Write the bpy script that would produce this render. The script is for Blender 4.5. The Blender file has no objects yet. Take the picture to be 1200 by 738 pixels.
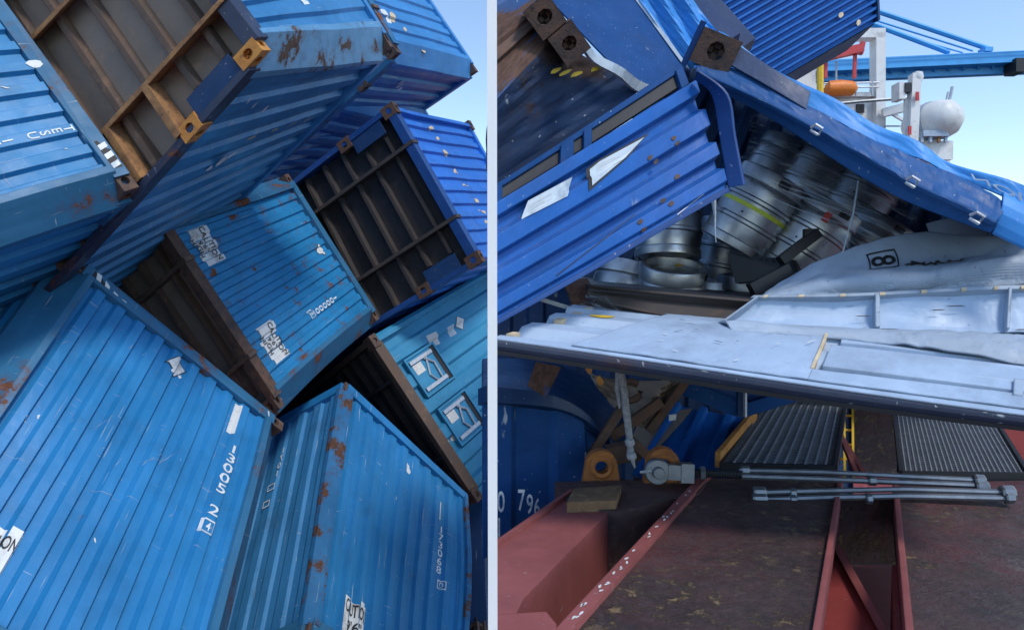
import bpy, bmesh, math, random
from mathutils import Vector, Matrix, noise as mn
sc = bpy.context.scene
R = math.radians

# ------------------------------------------------------------------ camera, sky, sun, exposure
CAM_H, PITCH = 12.0, math.atan(39/800)
cam = bpy.data.cameras.new('camera')
camo = bpy.data.objects.new('camera', cam)
sc.collection.objects.link(camo)
camo.location = (0, 0, CAM_H)
camo.rotation_euler = (math.pi/2 - PITCH, 0, 0)
cam.lens, cam.sensor_width, cam.clip_start, cam.clip_end = 24.0, 36.0, 0.05, 4000
sc.camera = camo

SUN_EL, SUN_AZ = R(55), R(140)          # azimuth clockwise from +Y: a veiled sun behind the viewer's right shoulder
w = bpy.data.worlds.new('World'); sc.world = w; w.use_nodes = True
nt = w.node_tree
sky = nt.nodes.new('ShaderNodeTexSky'); sky.sky_type = 'NISHITA'; sky.sun_disc = False
sky.sun_elevation, sky.sun_rotation = SUN_EL, SUN_AZ
sky.air_density, sky.dust_density, sky.ozone_density = 1.0, 0.3, 1.6
nt.nodes['Background'].inputs['Strength'].default_value = 0.15
nt.links.new(sky.outputs['Color'], nt.nodes['Background'].inputs['Color'])
sl = bpy.data.lights.new('sun', 'SUN'); sl.energy = 1.4; sl.angle = R(12); sl.color = (1, .95, .87)
so = bpy.data.objects.new('sun', sl); sc.collection.objects.link(so)
sdir = Vector((math.sin(SUN_AZ)*math.cos(SUN_EL), math.cos(SUN_AZ)*math.cos(SUN_EL), math.sin(SUN_EL)))
so.rotation_euler = sdir.to_track_quat('Z', 'Y').to_euler(); so.location = (0, 0, 60)
sc.view_settings.view_transform = 'Standard'; sc.view_settings.look = 'None'
sc.view_settings.exposure = 0.68; sc.view_settings.gamma = 1

# ------------------------------------------------------------------ positions taken from image pixels
def P(x, y, d):                      # image pixel x, y pushed out along its sight line to distance d (metres along the view axis)
    cx, cy = (x-600)/800*d, (y-369)/800*d
    s, c = math.sin(PITCH), math.cos(PITCH)
    return Vector((cx, -s*cy + c*d, CAM_H - c*cy - s*d))
def G(x, y, z):                      # where the sight line through image pixel x, y meets the level z
    a = P(x, y, 1) - Vector((0, 0, CAM_H)); t = (z-CAM_H)/a.z
    return Vector((0, 0, CAM_H)) + a*t
def camvec(r, u, f):                 # a direction: right, up, away
    s, c = math.sin(PITCH), math.cos(PITCH)
    return Vector((r, s*u + c*f, c*u - s*f)).normalized()

# ------------------------------------------------------------------ materials
class NT:
    def __init__(s, name):
        s.m = bpy.data.materials.new(name); s.m.use_nodes = True
        s.t = s.m.node_tree; s.b = s.t.nodes['Principled BSDF']
        s.a = s.t.nodes.new('ShaderNodeAttribute'); s.a.attribute_name = 'loc'
    def n(s, t, **k):
        o = s.t.nodes.new(t)
        for a, b in k.items(): setattr(o, a, b)
        return o
    def l(s, a, b): s.t.links.new(a, b)
    def noise(s, scale, detail=5, rough=.6, stretch=None, off=0, dist=0.0):
        o = s.n('ShaderNodeTexNoise'); o.inputs['Scale'].default_value = scale
        o.inputs['Detail'].default_value = detail; o.inputs['Roughness'].default_value = rough
        o.inputs['Distortion'].default_value = dist
        mp = s.n('ShaderNodeMapping'); mp.inputs['Location'].default_value = (off, off*1.7, off*.6)
        if stretch: mp.inputs['Scale'].default_value = stretch
        s.l(s.a.outputs['Vector'], mp.inputs['Vector']); s.l(mp.outputs[0], o.inputs['Vector'])
        return o.outputs['Fac']
    def ramp(s, x, lo, hi, a=0., b=1.):
        o = s.n('ShaderNodeMapRange'); o.inputs[1].default_value = lo; o.inputs[2].default_value = hi
        o.inputs[3].default_value = a; o.inputs[4].default_value = b
        s.l(x, o.inputs[0]); return o.outputs[0]
    def mul(s, x, y):
        o = s.n('ShaderNodeMath', operation='MULTIPLY')
        s.l(x, o.inputs[0])
        if isinstance(y, (int, float)): o.inputs[1].default_value = y
        else: s.l(y, o.inputs[1])
        return o.outputs[0]
    def mx(s, x, y):
        o = s.n('ShaderNodeMath', operation='MAXIMUM'); s.l(x, o.inputs[0]); s.l(y, o.inputs[1]); return o.outputs[0]
    def mix(s, f, a, b):
        o = s.n('ShaderNodeMix', data_type='RGBA')
        for i, q in ((0, f), (6, a), (7, b)):
            if isinstance(q, tuple): o.inputs[i].default_value = q + ((1,) if len(q) == 3 else ())
            elif isinstance(q, (int, float)): o.inputs[i].default_value = q
            else: s.l(q, o.inputs[i])
        return o.outputs[2]
    def bump(s, h, dist, strength=1, bev=0.0, prev=None):
        o = s.n('ShaderNodeBump'); o.inputs['Distance'].default_value = dist; o.inputs['Strength'].default_value = strength
        s.l(h, o.inputs['Height'])
        if prev is not None: s.l(prev, o.inputs['Normal'])
        elif bev:
            b = s.n('ShaderNodeBevel', samples=3); b.inputs['Radius'].default_value = bev; s.l(b.outputs[0], o.inputs['Normal'])
        return o.outputs[0]
    def done(s, col, rough, normal=None, metal=0.0, spec=.5):
        if isinstance(col, tuple): s.b.inputs['Base Color'].default_value = col + (1,)
        else: s.l(col, s.b.inputs['Base Color'])
        for k, q in (('Roughness', rough), ('Metallic', metal)):
            if isinstance(q, (int, float)): s.b.inputs[k].default_value = q
            else: s.l(q, s.b.inputs[k])
        if normal is not None: s.l(normal, s.b.inputs['Normal'])
        s.b.inputs['Specular IOR Level'].default_value = spec
        return s.m

def paint(name, col, rust=.25, wear=.3, rough=.42, rustcol=(.17, .062, .028), off=0., fade=.35, dent=.012, bev=.008, scratchcol=(.42, .47, .5), spec=.32, rscale=2.3, grimef=.56):
    k = NT(name)
    lighter = tuple(min(1, c*1.55+.028) for c in col); darker = tuple(c*.62 for c in col)
    base = k.mix(k.ramp(k.noise(.9, 6, .62, off=off), .32, .7), darker, lighter)
    base = k.mix(1-fade, base, col)
    streak = k.ramp(k.noise(3.2, 4, .6, (2.6, 2.6, .22), off+3), .5, .78)           # chalky runs down the wall
    base = k.mix(k.mul(streak, .28), base, lighter)
    grime = k.ramp(k.noise(2.1, 8, .7, off=off+7), .52, .8)
    base = k.mix(k.mul(grime, grimef), base, tuple(c*.4+.012 for c in col))
    sc1 = k.ramp(k.noise(9, 3, .5, (1, .35, 7), off+11), .705, .74)
    sc2 = k.ramp(k.noise(7, 3, .5, (7, 6, .28), off+15), .70, .735)
    scm = k.mul(k.mx(sc1, sc2), wear)
    base = k.mix(scm, base, scratchcol)
    rn = k.noise(rscale, 10, .68, off=off+21)
    thr = .80 - .32*rust
    rm = k.ramp(rn, thr, thr+.035)
    rc = k.mix(k.ramp(k.noise(26, 6, .7, off=off), .3, .7), tuple(c*.42 for c in rustcol), tuple(c*1.5 for c in rustcol))
    halo = k.ramp(rn, thr-.07, thr+.01)
    base = k.mix(k.mul(halo, .35), base, tuple(c*.6+.01 for c in rustcol))
    base = k.mix(rm, base, rc)
    rg = k.ramp(k.noise(5, 5, .6, off=off+2), .3, .7, rough-.08, rough+.14)
    rg = k.mx(rg, k.mul(rm, .85))
    b1 = k.bump(k.noise(1.6, 3, .5, off=off+5), dent, 1, bev)
    b2 = k.bump(k.noise(55, 4, .6), .0011, .6, prev=b1)
    b3 = k.bump(rm, .0016, .7, prev=b2)
    return k.done(base, rg, b3, spec=spec)

def rusty(name, a, b, c, rough=.8, scale=4., off=0., bev=.008, metal=0.0, bumpd=.004):
    k = NT(name)
    col = k.mix(k.ramp(k.noise(scale, 8, .66, off=off), .36, .62), a, b)
    col = k.mix(k.ramp(k.noise(scale*2.7, 8, .7, off=off+4), .55, .7), col, c)
    b1 = k.bump(k.noise(scale*5, 7, .65, off=off), bumpd, .8, bev)
    return k.done(col, k.ramp(k.noise(scale*2, 4), .3, .7, rough-.12, min(1, rough+.1)), b1, metal)

def plain(name, col, rough=.5, metal=0.0, var=.25, scale=12., bumpd=.0008, bev=0.0, dirt=None):
    k = NT(name)
    c = k.mix(k.ramp(k.noise(scale, 6), .3, .7), tuple(x*(1-var) for x in col), tuple(min(1, x*(1+var*.6)) for x in col))
    if dirt: c = k.mix(k.ramp(k.noise(scale*.6, 9, .72, off=9), .52, .66), c, dirt)
    return k.done(c, rough, k.bump(k.noise(scale*4, 5), bumpd, .6, bev), metal)

BL = (.014, .135, .34)                 # sun-bleached container blue
BR = (.007, .10, .37)                 # the deeper blue of the stack on the right
M = {}
M['blueA'] = paint('blue_paint_clean', (.022, .20, .43), .22, .5, off=1)
M['blueB'] = paint('blue_paint_scuffed', (.016, .19, .44), .26, .6, off=13, dent=.02)
M['blueC'] = paint('blue_paint_rust_spotted', (.016, .20, .43), .60, .45, off=29, rscale=4.6)
M['blueD'] = paint('blue_paint_chipped', (.034, .195, .42), .2, .8, off=41, rough=.36)
M['blueE'] = paint('blue_paint_bright', (.018, .15, .54), .1, .4, off=52)
M['blueF'] = paint('blue_paint_bleached', (.04, .22, .5), .14, .5, off=63)
M['blueG'] = paint('teal_blue_paint', (.035, .24, .42), .14, .55, off=77, dent=.02)
M['blueH'] = paint('blue_paint_dented', (.015, .18, .42), .3, .7, off=83, dent=.035)
M['railL'] = paint('rail_paint_rusting', (.026, .14, .27), .62, .7, off=5)
M['postH'] = paint('corner_post_rusting', (.02, .15, .34), .80, .8, rustcol=(.10, .05, .034), off=6, rscale=4)
M['postD'] = paint('sunlit_corner_post', (.10, .27, .45), .70, .8, rustcol=(.11, .065, .045), off=7, rscale=3.4)  # paler than the other posts: sunlight on it is put into the colour
M['railR'] = paint('rail_paint_worn', (.008, .055, .21), .4, .5, off=8)
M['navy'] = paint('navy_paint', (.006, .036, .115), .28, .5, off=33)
M['rustwash'] = paint('rust_washed_navy_paint', (.010, .036, .10), .84, .6, .6, rustcol=(.055, .036, .030), off=37, rscale=1.3, grimef=.7)
M['railblue'] = paint('dented_rail_paint', (.010, .075, .23), .3, .7, off=39, dent=.05, spec=.2)
M['blueR'] = paint('deep_blue_paint', BR, .05, .45, off=91, rough=.34, spec=.25)
M['blueR2'] = paint('deep_blue_paint_rusted', (.012, .07, .22), .98, .7, .6, rustcol=(.10, .055, .04), rscale=3.5, grimef=.7, off=97)
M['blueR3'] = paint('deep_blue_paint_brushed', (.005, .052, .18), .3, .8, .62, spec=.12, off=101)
M['skyblue'] = paint('bright_blue_lining', (.045, .26, .66), .05, .3, off=107)
M['white'] = paint('white_lining_paint', (.34, .44, .575), .16, .5, .45, off=111, fade=.5, grimef=.75, dent=.015, scratchcol=(.12, .14, .17), rustcol=(.25, .16, .09))
M['whitedull'] = paint('white_paint_dirty', (.30, .37, .46), .18, .5, .5, off=117, fade=.5, grimef=.8, scratchcol=(.1, .1, .12))
M['lipdark'] = paint('grimy_dark_rail', (.022, .032, .065), .5, .8, off=131)
M['smear'] = plain('worn_white_paint', (.34, .44, .56), .6, var=.3, scale=20, dirt=(.08, .22, .5))
M['cast'] = rusty('rusted_casting', (.055, .042, .04), (.15, .082, .055), (.022, .02, .021), scale=11, bumpd=.007)
M['orange'] = rusty('orange_primer_casting', (.60, .27, .05), (.45, .17, .035), (.16, .07, .03), scale=7, rough=.7)
M['eyeorange'] = rusty('rusted_orange_eye', (.36, .13, .025), (.22, .075, .02), (.09, .035, .02), scale=12, rough=.75)
M['orangebeam'] = rusty('rust_flaked_beam', (.40, .20, .07), (.20, .095, .045), (.07, .04, .028), scale=6)
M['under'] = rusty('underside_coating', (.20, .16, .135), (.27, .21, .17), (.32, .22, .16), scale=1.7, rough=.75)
M['underE'] = rusty('underside_coating_shaded', (.028, .026, .028), (.04, .036, .037), (.06, .046, .04), scale=1.7, rough=.75)  # darker copy of the coating, the shade underneath is put into its colour
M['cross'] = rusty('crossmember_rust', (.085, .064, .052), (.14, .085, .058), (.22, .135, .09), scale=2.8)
M['crossE'] = rusty('crossmember_dark', (.036, .031, .031), (.055, .044, .04), (.085, .055, .04), scale=3)  # darker copy with underside shade in its colour; also the brown floor beam
M['label'] = plain('white_label', (.72, .74, .73), .55, var=.08, scale=7, dirt=(.36, .36, .34))
M['labelblue'] = plain('white_label_cool', (.52, .60, .66), .5, var=.1, scale=9, dirt=(.3, .36, .42))
M['ink'] = plain('black_lettering', (.02, .02, .022), .6)
M['lettering'] = plain('white_lettering', (.74, .77, .78), .5, var=.1, scale=14, dirt=(.3, .42, .5))
M['chip'] = plain('bare_primer_chip', (.62, .50, .33), .8, var=.25, scale=20)
M['chipgrey'] = plain('bare_filler_chip', (.66, .66, .63), .8, var=.15, scale=20)
M['red'] = paint('red_oxide_paint', (.23, .035, .032), .18, .3, .5, off=121, dent=.004)
M['pinkred'] = paint('faded_red_deck_paint', (.24, .066, .062), .30, .25, .62, (.05, .03, .026), off=127, dent=.006, fade=.5)
M['plate'] = rusty('worn_hatch_plate', (.030, .019, .022), (.052, .024, .026), (.042, .028, .028), scale=1.6, rough=.55, bumpd=.006)
M['platechk'] = rusty('worn_hatch_plate_red', (.034, .022, .026), (.062, .026, .03), (.045, .03, .034), scale=1.2, rough=.5, bumpd=.008)
def hatch(name, red, wet, off):
    k = NT(name)
    c = k.mix(k.ramp(k.noise(1.5, 8, .7, off=off), .38, .62), (.034, .022, .022), (.082, .036, .033))
    c = k.mix(k.mul(k.ramp(k.noise(1.1, 7, .7, off=off+3), .5, .66), red), c, (.13, .032, .036))
    c = k.mix(k.ramp(k.noise(6, 9, .75, off=off+5), .57, .66), c, (.018, .015, .017))
    oc = k.mul(k.ramp(k.noise(1.9, 5, .6, off=off+8), .49, .60), k.ramp(k.noise(15, 8, .75, off=off+9), .52, .60))
    c = k.mix(oc, c, (.24, .16, .08))
    c = k.mix(k.ramp(k.noise(38, 4, .6, off=off+4), .71, .75), c, (.22, .20, .19))
    c = k.mix(k.mul(k.ramp(k.noise(24, 7, .7, off=off+6), .45, .65), .55), c, (.085, .06, .06))
    b1 = k.bump(k.noise(9, 9, .72, off=off), .02, 1, .008)
    b2 = k.bump(k.noise(70, 5, .7, off=off), .004, .8, prev=b1); b3 = k.bump(oc, .006, 1, prev=b2)
    return k.done(c, k.ramp(k.noise(4, 8, .7, off=off+2), .35, .65, wet, .8), b3)
M['plate'] = hatch('worn_hatch_plate', .7, .42, 2.); M['platechk'] = hatch('wet_hatch_plate', .95, .26, 14.)
M['ochre'] = plain('ochre_scab', (.26, .17, .075), .9, var=.5, scale=40, bumpd=.01)
M['galv'] = plain('galvanised_steel', (.21, .235, .265), .42, .75, .25, 14)
M['galvpale'] = plain('zinc_steel', (.45, .48, .52), .5, .5, .2, 14)
M['grate'] = plain('grating_steel', (.13, .15, .17), .5, .6, .3, 9)
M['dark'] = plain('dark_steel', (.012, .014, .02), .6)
M['rustbar'] = rusty('rusted_bar', (.06, .036, .027), (.115, .056, .034), (.036, .025, .022), scale=10)
M['steel'] = None
M['wood'] = rusty('weathered_timber', (.20, .115, .055), (.11, .065, .035), (.30, .2, .1), scale=5)
M['rope'] = plain('grey_strap', (.28, .31, .33), .9, var=.4, scale=60, bumpd=.004)
M['yellow'] = plain('yellow_paint', (.70, .46, .02), .5, var=.15)
M['tape'] = plain('lime_tape', (.55, .62, .05), .5, var=.12)
M['blackplastic'] = plain('black_plastic', (.012, .013, .016), .45, bev=.004)
M['shipwhite'] = plain('ship_white_paint', (.70, .71, .70), .5, var=.06, scale=2, dirt=(.5, .5, .48))
M['shipred'] = plain('davit_red_paint', (.52, .035, .04), .5)
M['shiporange'] = plain('lifeboat_orange', (.75, .20, .02), .5)
M['craneblue'] = plain('crane_blue_paint', (.06, .36, .78), .5, var=.12, scale=.6)
M['post'] = plain('white_gloss_paint', (.86, .87, .86), .45, var=.02, scale=5)
M['gap'] = plain('black_shadow_gap', (.008, .008, .01), .8)
def steel():
    k = NT('brushed_keg_steel')
    c = k.mix(k.ramp(k.noise(5, 6, .6), .35, .7), (.33, .35, .37), (.50, .52, .54))
    c = k.mix(k.ramp(k.noise(13, 8, .7, off=3), .6, .72), c, (.12, .12, .13))
    return k.done(c, k.ramp(k.noise(7, 5), .3, .7, .32, .55), k.bump(k.noise(60, 3, .6, (1, 1, .1)), .0006, .5), 1.0)
M['steel'] = steel()
def film():
    k = NT('stretch_wrap'); k.b.inputs['Base Color'].default_value = (.55, .62, .68, 1); k.b.inputs['Roughness'].default_value = .12
    a = k.ramp(k.noise(5, 5, .6, (.6, 9, 1)), .52, .78, .01, .42)
    k.l(a, k.b.inputs['Alpha'])
    k.l(k.bump(k.noise(4, 5, .6, (.6, 7, 1)), .006, 1), k.b.inputs['Normal'])
    return k.m
M['film'] = film()
def sea():
    k = NT('sea_water'); k.b.inputs['Base Color'].default_value = (.01, .035, .05, 1); k.b.inputs['Roughness'].default_value = .12
    k.l(k.bump(k.noise(.35, 8, .6), .25, .7), k.b.inputs['Normal']); return k.m
M['sea'] = sea()

# ------------------------------------------------------------------ mesh helpers
def oct2(cx, cy, rx, ry, n=8, ph=.3927): return [(cx+rx*math.cos(ph+i*2*math.pi/n), cy+ry*math.sin(ph+i*2*math.pi/n)) for i in range(n)]
class MB:
    def __init__(s): s.v = []; s.f = []
    def add(s, vs, fs):
        o = len(s.v); s.v += [tuple(v) for v in vs]; s.f += [tuple(i+o for i in f) for f in fs]; return s
    def box(s, x0, x1, y0, y1, z0, z1):
        return s.add([(x, y, z) for x in (x0, x1) for y in (y0, y1) for z in (z0, z1)],
                     [(0, 1, 3, 2), (4, 6, 7, 5), (0, 4, 5, 1), (2, 3, 7, 6), (0, 2, 6, 4), (1, 5, 7, 3)])
    def prism(s, poly, z0, z1, ax=2, n=1):
        k = len(poly); vs = []
        for j in range(n+1):
            z = z0 + (z1-z0)*j/n
            for a, b in poly: vs.append((a, b, z) if ax == 2 else (a, z, b) if ax == 1 else (z, a, b))
        fs = [(j*k+i, j*k+(i+1) % k, (j+1)*k+(i+1) % k, (j+1)*k+i) for j in range(n) for i in range(k)]
        return s.add(vs, fs + [tuple(range(k)), tuple(n*k+i for i in range(k))])
    def grid(s, us, vs, fn):
        n = len(us); return s.add([fn(u, v) for v in vs for u in us],
                 [(j*n+i, j*n+i+1, (j+1)*n+i+1, (j+1)*n+i) for j in range(len(vs)-1) for i in range(n-1)])
    def slab(s, us, vs, fn):         # fn(u, v, side) side 0 outer, 1 inner: a sheet with real thickness
        n, m = len(us), len(vs); o = n*m
        V = [fn(u, v, q) for q in (0, 1) for v in vs for u in us]
        F = [(j*n+i, j*n+i+1, (j+1)*n+i+1, (j+1)*n+i) for j in range(m-1) for i in range(n-1)]
        F += [tuple(o+i for i in f[::-1]) for f in F]
        ring = [i for i in range(n)] + [j*n+n-1 for j in range(1, m)] + [(m-1)*n+i for i in range(n-2, -1, -1)] + [j*n for j in range(m-2, 0, -1)]
        F += [(ring[i], ring[(i+1) % len(ring)], o+ring[(i+1) % len(ring)], o+ring[i]) for i in range(len(ring))]
        return s.add(V, F)
    def tube(s, pts, r, n=8, caps=True):
        pts = [Vector(p) for p in pts]; V = []; k = len(pts)
        up = Vector((0, 0, 1))
        for i, p in enumerate(pts):
            t = (pts[min(i+1, k-1)]-pts[max(i-1, 0)]).normalized()
            a = t.cross(up if abs(t.dot(up)) < .95 else Vector((1, 0, 0))).normalized(); b = t.cross(a)
            rr = r[i] if isinstance(r, (list, tuple)) else r
            for j in range(n):
                q = 2*math.pi*j/n + (math.pi/4 if n == 4 else 0); V.append(p + a*rr*math.cos(q) + b*rr*math.sin(q))
        F = [(i*n+j, i*n+(j+1) % n, (i+1)*n+(j+1) % n, (i+1)*n+j) for i in range(k-1) for j in range(n)]
        if caps: F += [tuple(range(n)), tuple((k-1)*n+j for j in range(n))]
        return s.add(V, F)
    def bar(s, a, b, wd, th, up=(0, 0, 1)):      # rectangular bar from a to b
        a, b = Vector(a), Vector(b); t = (b-a).normalized(); u = Vector(up)
        x = t.cross(u).normalized(); y = x.cross(t)
        return s.add([p + x*wd/2*i + y*th/2*j for p in (a, b) for i, j in ((-1, -1), (1, -1), (1, 1), (-1, 1))],
                     [(0, 1, 2, 3), (4, 7, 6, 5), (0, 4, 5, 1), (1, 5, 6, 2), (2, 6, 7, 3), (3, 7, 4, 0)])
    def lathe(s, prof, n, org, ax):
        org, ax = Vector(org), Vector(ax).normalized(); a = ax.cross(Vector((.3, .9, .1))).normalized(); b = ax.cross(a); k = len(prof)
        V = [org + ax*z + (a*math.cos(2*math.pi*j/n) + b*math.sin(2*math.pi*j/n))*r for r, z in prof for j in range(n)]
        return s.add(V, [(i*n+j, i*n+(j+1) % n, (i+1)*n+(j+1) % n, (i+1)*n+j) for i in range(k-1) for j in range(n)])
    def casting(s, x0, x1, y0, y1, z0, z1):
        lo, hi = (x0, y0, z0), (x1, y1, z1)
        for ax in range(3):
            i, j = [q for q in range(3) if q != ax]
            for sd in (0, 1):
                c = ((lo[i]+hi[i])/2, (lo[j]+hi[j])/2); hx, hy = (hi[i]-lo[i])/2, (hi[j]-lo[j])/2
                outer = [(c[0]+hx*a, c[1]+hy*b) for a, b in ((1, .41), (.41, 1), (-.41, 1), (-1, .41), (-1, -.41), (-.41, -1), (.41, -1), (1, -.41))]
                inner = oct2(c[0], c[1], hx*.42, hy*.55)
                p0 = hi[ax] if sd else lo[ax]; p1 = p0 + (-1 if sd else 1)*(hi[ax]-lo[ax])*.42
                def pt(q, d):
                    r = [0, 0, 0]; r[i], r[j], r[ax] = q[0], q[1], d; return tuple(r)
                cor = [(c[0]+hx, c[1]+hy), (c[0]-hx, c[1]+hy), (c[0]-hx, c[1]-hy), (c[0]+hx, c[1]-hy)]
                V = [pt(q, p0) for q in outer] + [pt(q, p0) for q in inner] + [pt(q, p1) for q in inner] + [pt(q, p0) for q in cor]
                F = [(q, (q+1) % 8, 8+(q+1) % 8, 8+q) for q in range(8)] + [(8+q, 8+(q+1) % 8, 16+(q+1) % 8, 16+q) for q in range(8)] + [tuple(range(16, 24))]
                F += [(0, 24, 1), (2, 25, 3), (4, 26, 5), (6, 27, 7)]
                s.add(V, F)
        return s
    def build(s, name, mat, parent=None, mp=None, seed=0., smooth=False, label=None, kind=None, fixn=True):
        wv = [Vector(mp(*v)) if mp else Vector(v) for v in s.v]
        off = Vector(parent['org']) if parent is not None and 'org' in parent else Vector((0, 0, 0))
        if parent is None:
            c = sum(wv, Vector())/len(wv); off = Vector((c.x, c.y, min(p.z for p in wv)))
        me = bpy.data.meshes.new(name)
        me.from_pydata([p-off for p in wv], [], s.f)
        at = me.attributes.new('loc', 'FLOAT_VECTOR', 'POINT')
        fl = [q for v in s.v for q in ((v[0]+seed, v[1]+seed*.7, v[2]) if mp else (v[0]+seed, v[1], v[2]))]
        at.data.foreach_set('vector', fl)
        if fixn:
            bm = bmesh.new(); bm.from_mesh(me); bmesh.ops.recalc_face_normals(bm, faces=bm.faces); bm.to_mesh(me); bm.free()
        if smooth:
            me.polygons.foreach_set('use_smooth', [True]*len(me.polygons)); me.set_sharp_from_angle(angle=math.radians(38))
        me.materials.append(M[mat] if isinstance(mat, str) else mat)
        o = bpy.data.objects.new(name, me); sc.collection.objects.link(o)
        if parent is not None:
            o.parent = parent
            if 'org' in parent: o['org'] = parent['org']
        else: o.location = off; o['org'] = tuple(off)
        if label: o['label'] = label
        if kind: o['kind'] = kind
        return o
def thing(name, label, cat, org, group=None):
    o = bpy.data.objects.new(name, None); sc.collection.objects.link(o); o.empty_display_size = .2
    o.location = org; o['org'] = tuple(org); o['label'] = label; o['category'] = cat
    if group: o['group'] = group
    return o
def tag(o, label, cat, group=None):
    o['label'] = label; o['category'] = cat
    if group: o['group'] = group
    return o

def crease(a, b, k=1., s=0.):         # sharp kinks of crumpled sheet metal
    q = mn.noise(Vector((a*7+s, b*2.2, s))); r = mn.noise(Vector((a*17+s, b*5, 3.1+s)))
    return k*(.020*(abs(q)-.2)+.008*(abs(r)-.2))
_tc = {}
def glyphs(s):                       # outline lettering, cap height 1, starting at x = 0
    if s in _tc: return _tc[s]
    cu = bpy.data.curves.new('lettering', 'FONT'); cu.body = s; cu.resolution_u = 3; cu.offset = .010
    ob = bpy.data.objects.new('lettering', cu); sc.collection.objects.link(ob)
    bpy.context.view_layer.update()
    me = bpy.data.meshes.new_from_object(ob.evaluated_get(bpy.context.evaluated_depsgraph_get()))
    vs = [(v.co.x, v.co.y) for v in me.vertices]; fs = [tuple(p.vertices) for p in me.polygons]
    bpy.data.objects.remove(ob); bpy.data.curves.remove(cu); bpy.data.meshes.remove(me)
    k = 1/.69; x0 = min(v[0] for v in vs)
    vs = [((x-x0)*k, y*k) for x, y in vs]
    _tc[s] = (vs, fs, max(v[0] for v in vs)); return _tc[s]
class Flat:                          # flat print: 2-D shapes that are cut and laid on a surface
    def __init__(s): s.v = []; s.f = []
    def poly(s, pts): o = len(s.v); s.v += list(pts); s.f.append(tuple(range(o, o+len(pts)))); return s
    def text(s, t, x, y, h, ang=0., wide=1., mid=False):
        vs, fs, wd = glyphs(t); o = len(s.v); c, d = math.cos(ang), math.sin(ang)
        for a, b in vs:
            a = (a-wd/2 if mid else a)*h*wide; b *= h; s.v.append((x+a*c-b*d, y+a*d+b*c))
        s.f += [tuple(i+o for i in f) for f in fs]; return s
    def frame(s, x, y, a, b, t):
        for p in ((x-a, x+a, y+b-t, y+b), (x-a, x+a, y-b, y-b+t), (x-a, x-a+t, y-b+t, y+b-t), (x+a-t, x+a, y-b+t, y+b-t)):
            s.poly([(p[0], p[2]), (p[1], p[2]), (p[1], p[3]), (p[0], p[3])])
        return s
    def lay(s, name, mat, parent, mp, cutx=(), cuty=(), label=None):
        bm = bmesh.new(); vs = [bm.verts.new((a, b, 0)) for a, b in s.v]
        for f in s.f:
            try: bm.faces.new([vs[i] for i in f])
            except ValueError: pass
        lo = [min(v[i] for v in s.v) for i in (0, 1)]; hi = [max(v[i] for v in s.v) for i in (0, 1)]
        for i, cuts in ((0, cutx), (1, cuty)):
            for c in cuts:
                if lo[i] < c < hi[i]:
                    bmesh.ops.bisect_plane(bm, geom=bm.verts[:]+bm.edges[:]+bm.faces[:], plane_co=(c, 0, 0) if i == 0 else (0, c, 0), plane_no=(1, 0, 0) if i == 0 else (0, 1, 0))
        bm.verts.index_update(); b = MB(); b.v = [(v.co.x, v.co.y, 0) for v in bm.verts]; b.f = [tuple(v.index for v in f.verts) for f in bm.faces]; bm.free()
        return b.build(name, mat, parent, lambda x, y, z: mp(x, y), label=label)
def blob(rng, x, y, rx, ry, n=9, j=.35, ang=0.):
    out = []
    for i in range(n):
        q = 2*math.pi*i/n; k = 1-j*rng.random(); a, b = rx*k*math.cos(q), ry*k*math.sin(q)
        out.append((x+a*math.cos(ang)-b*math.sin(ang), y+a*math.sin(ang)+b*math.cos(ang)))
    return out
# ------------------------------------------------------------------ setting
def sheet(name, mat, z, x0, x1, y0, y1, kind='structure'):
    return MB().grid([x0, x1], [y0, y1], lambda u, v: (u, v, z)).build(name, mat, kind=kind)
sheet('sea', 'sea', 0, -2000, 2000, -1500, 3000)
MB().box(-22, 14, -8, 32, .05, 1.6).build('main_deck', 'red', kind='structure')

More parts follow.
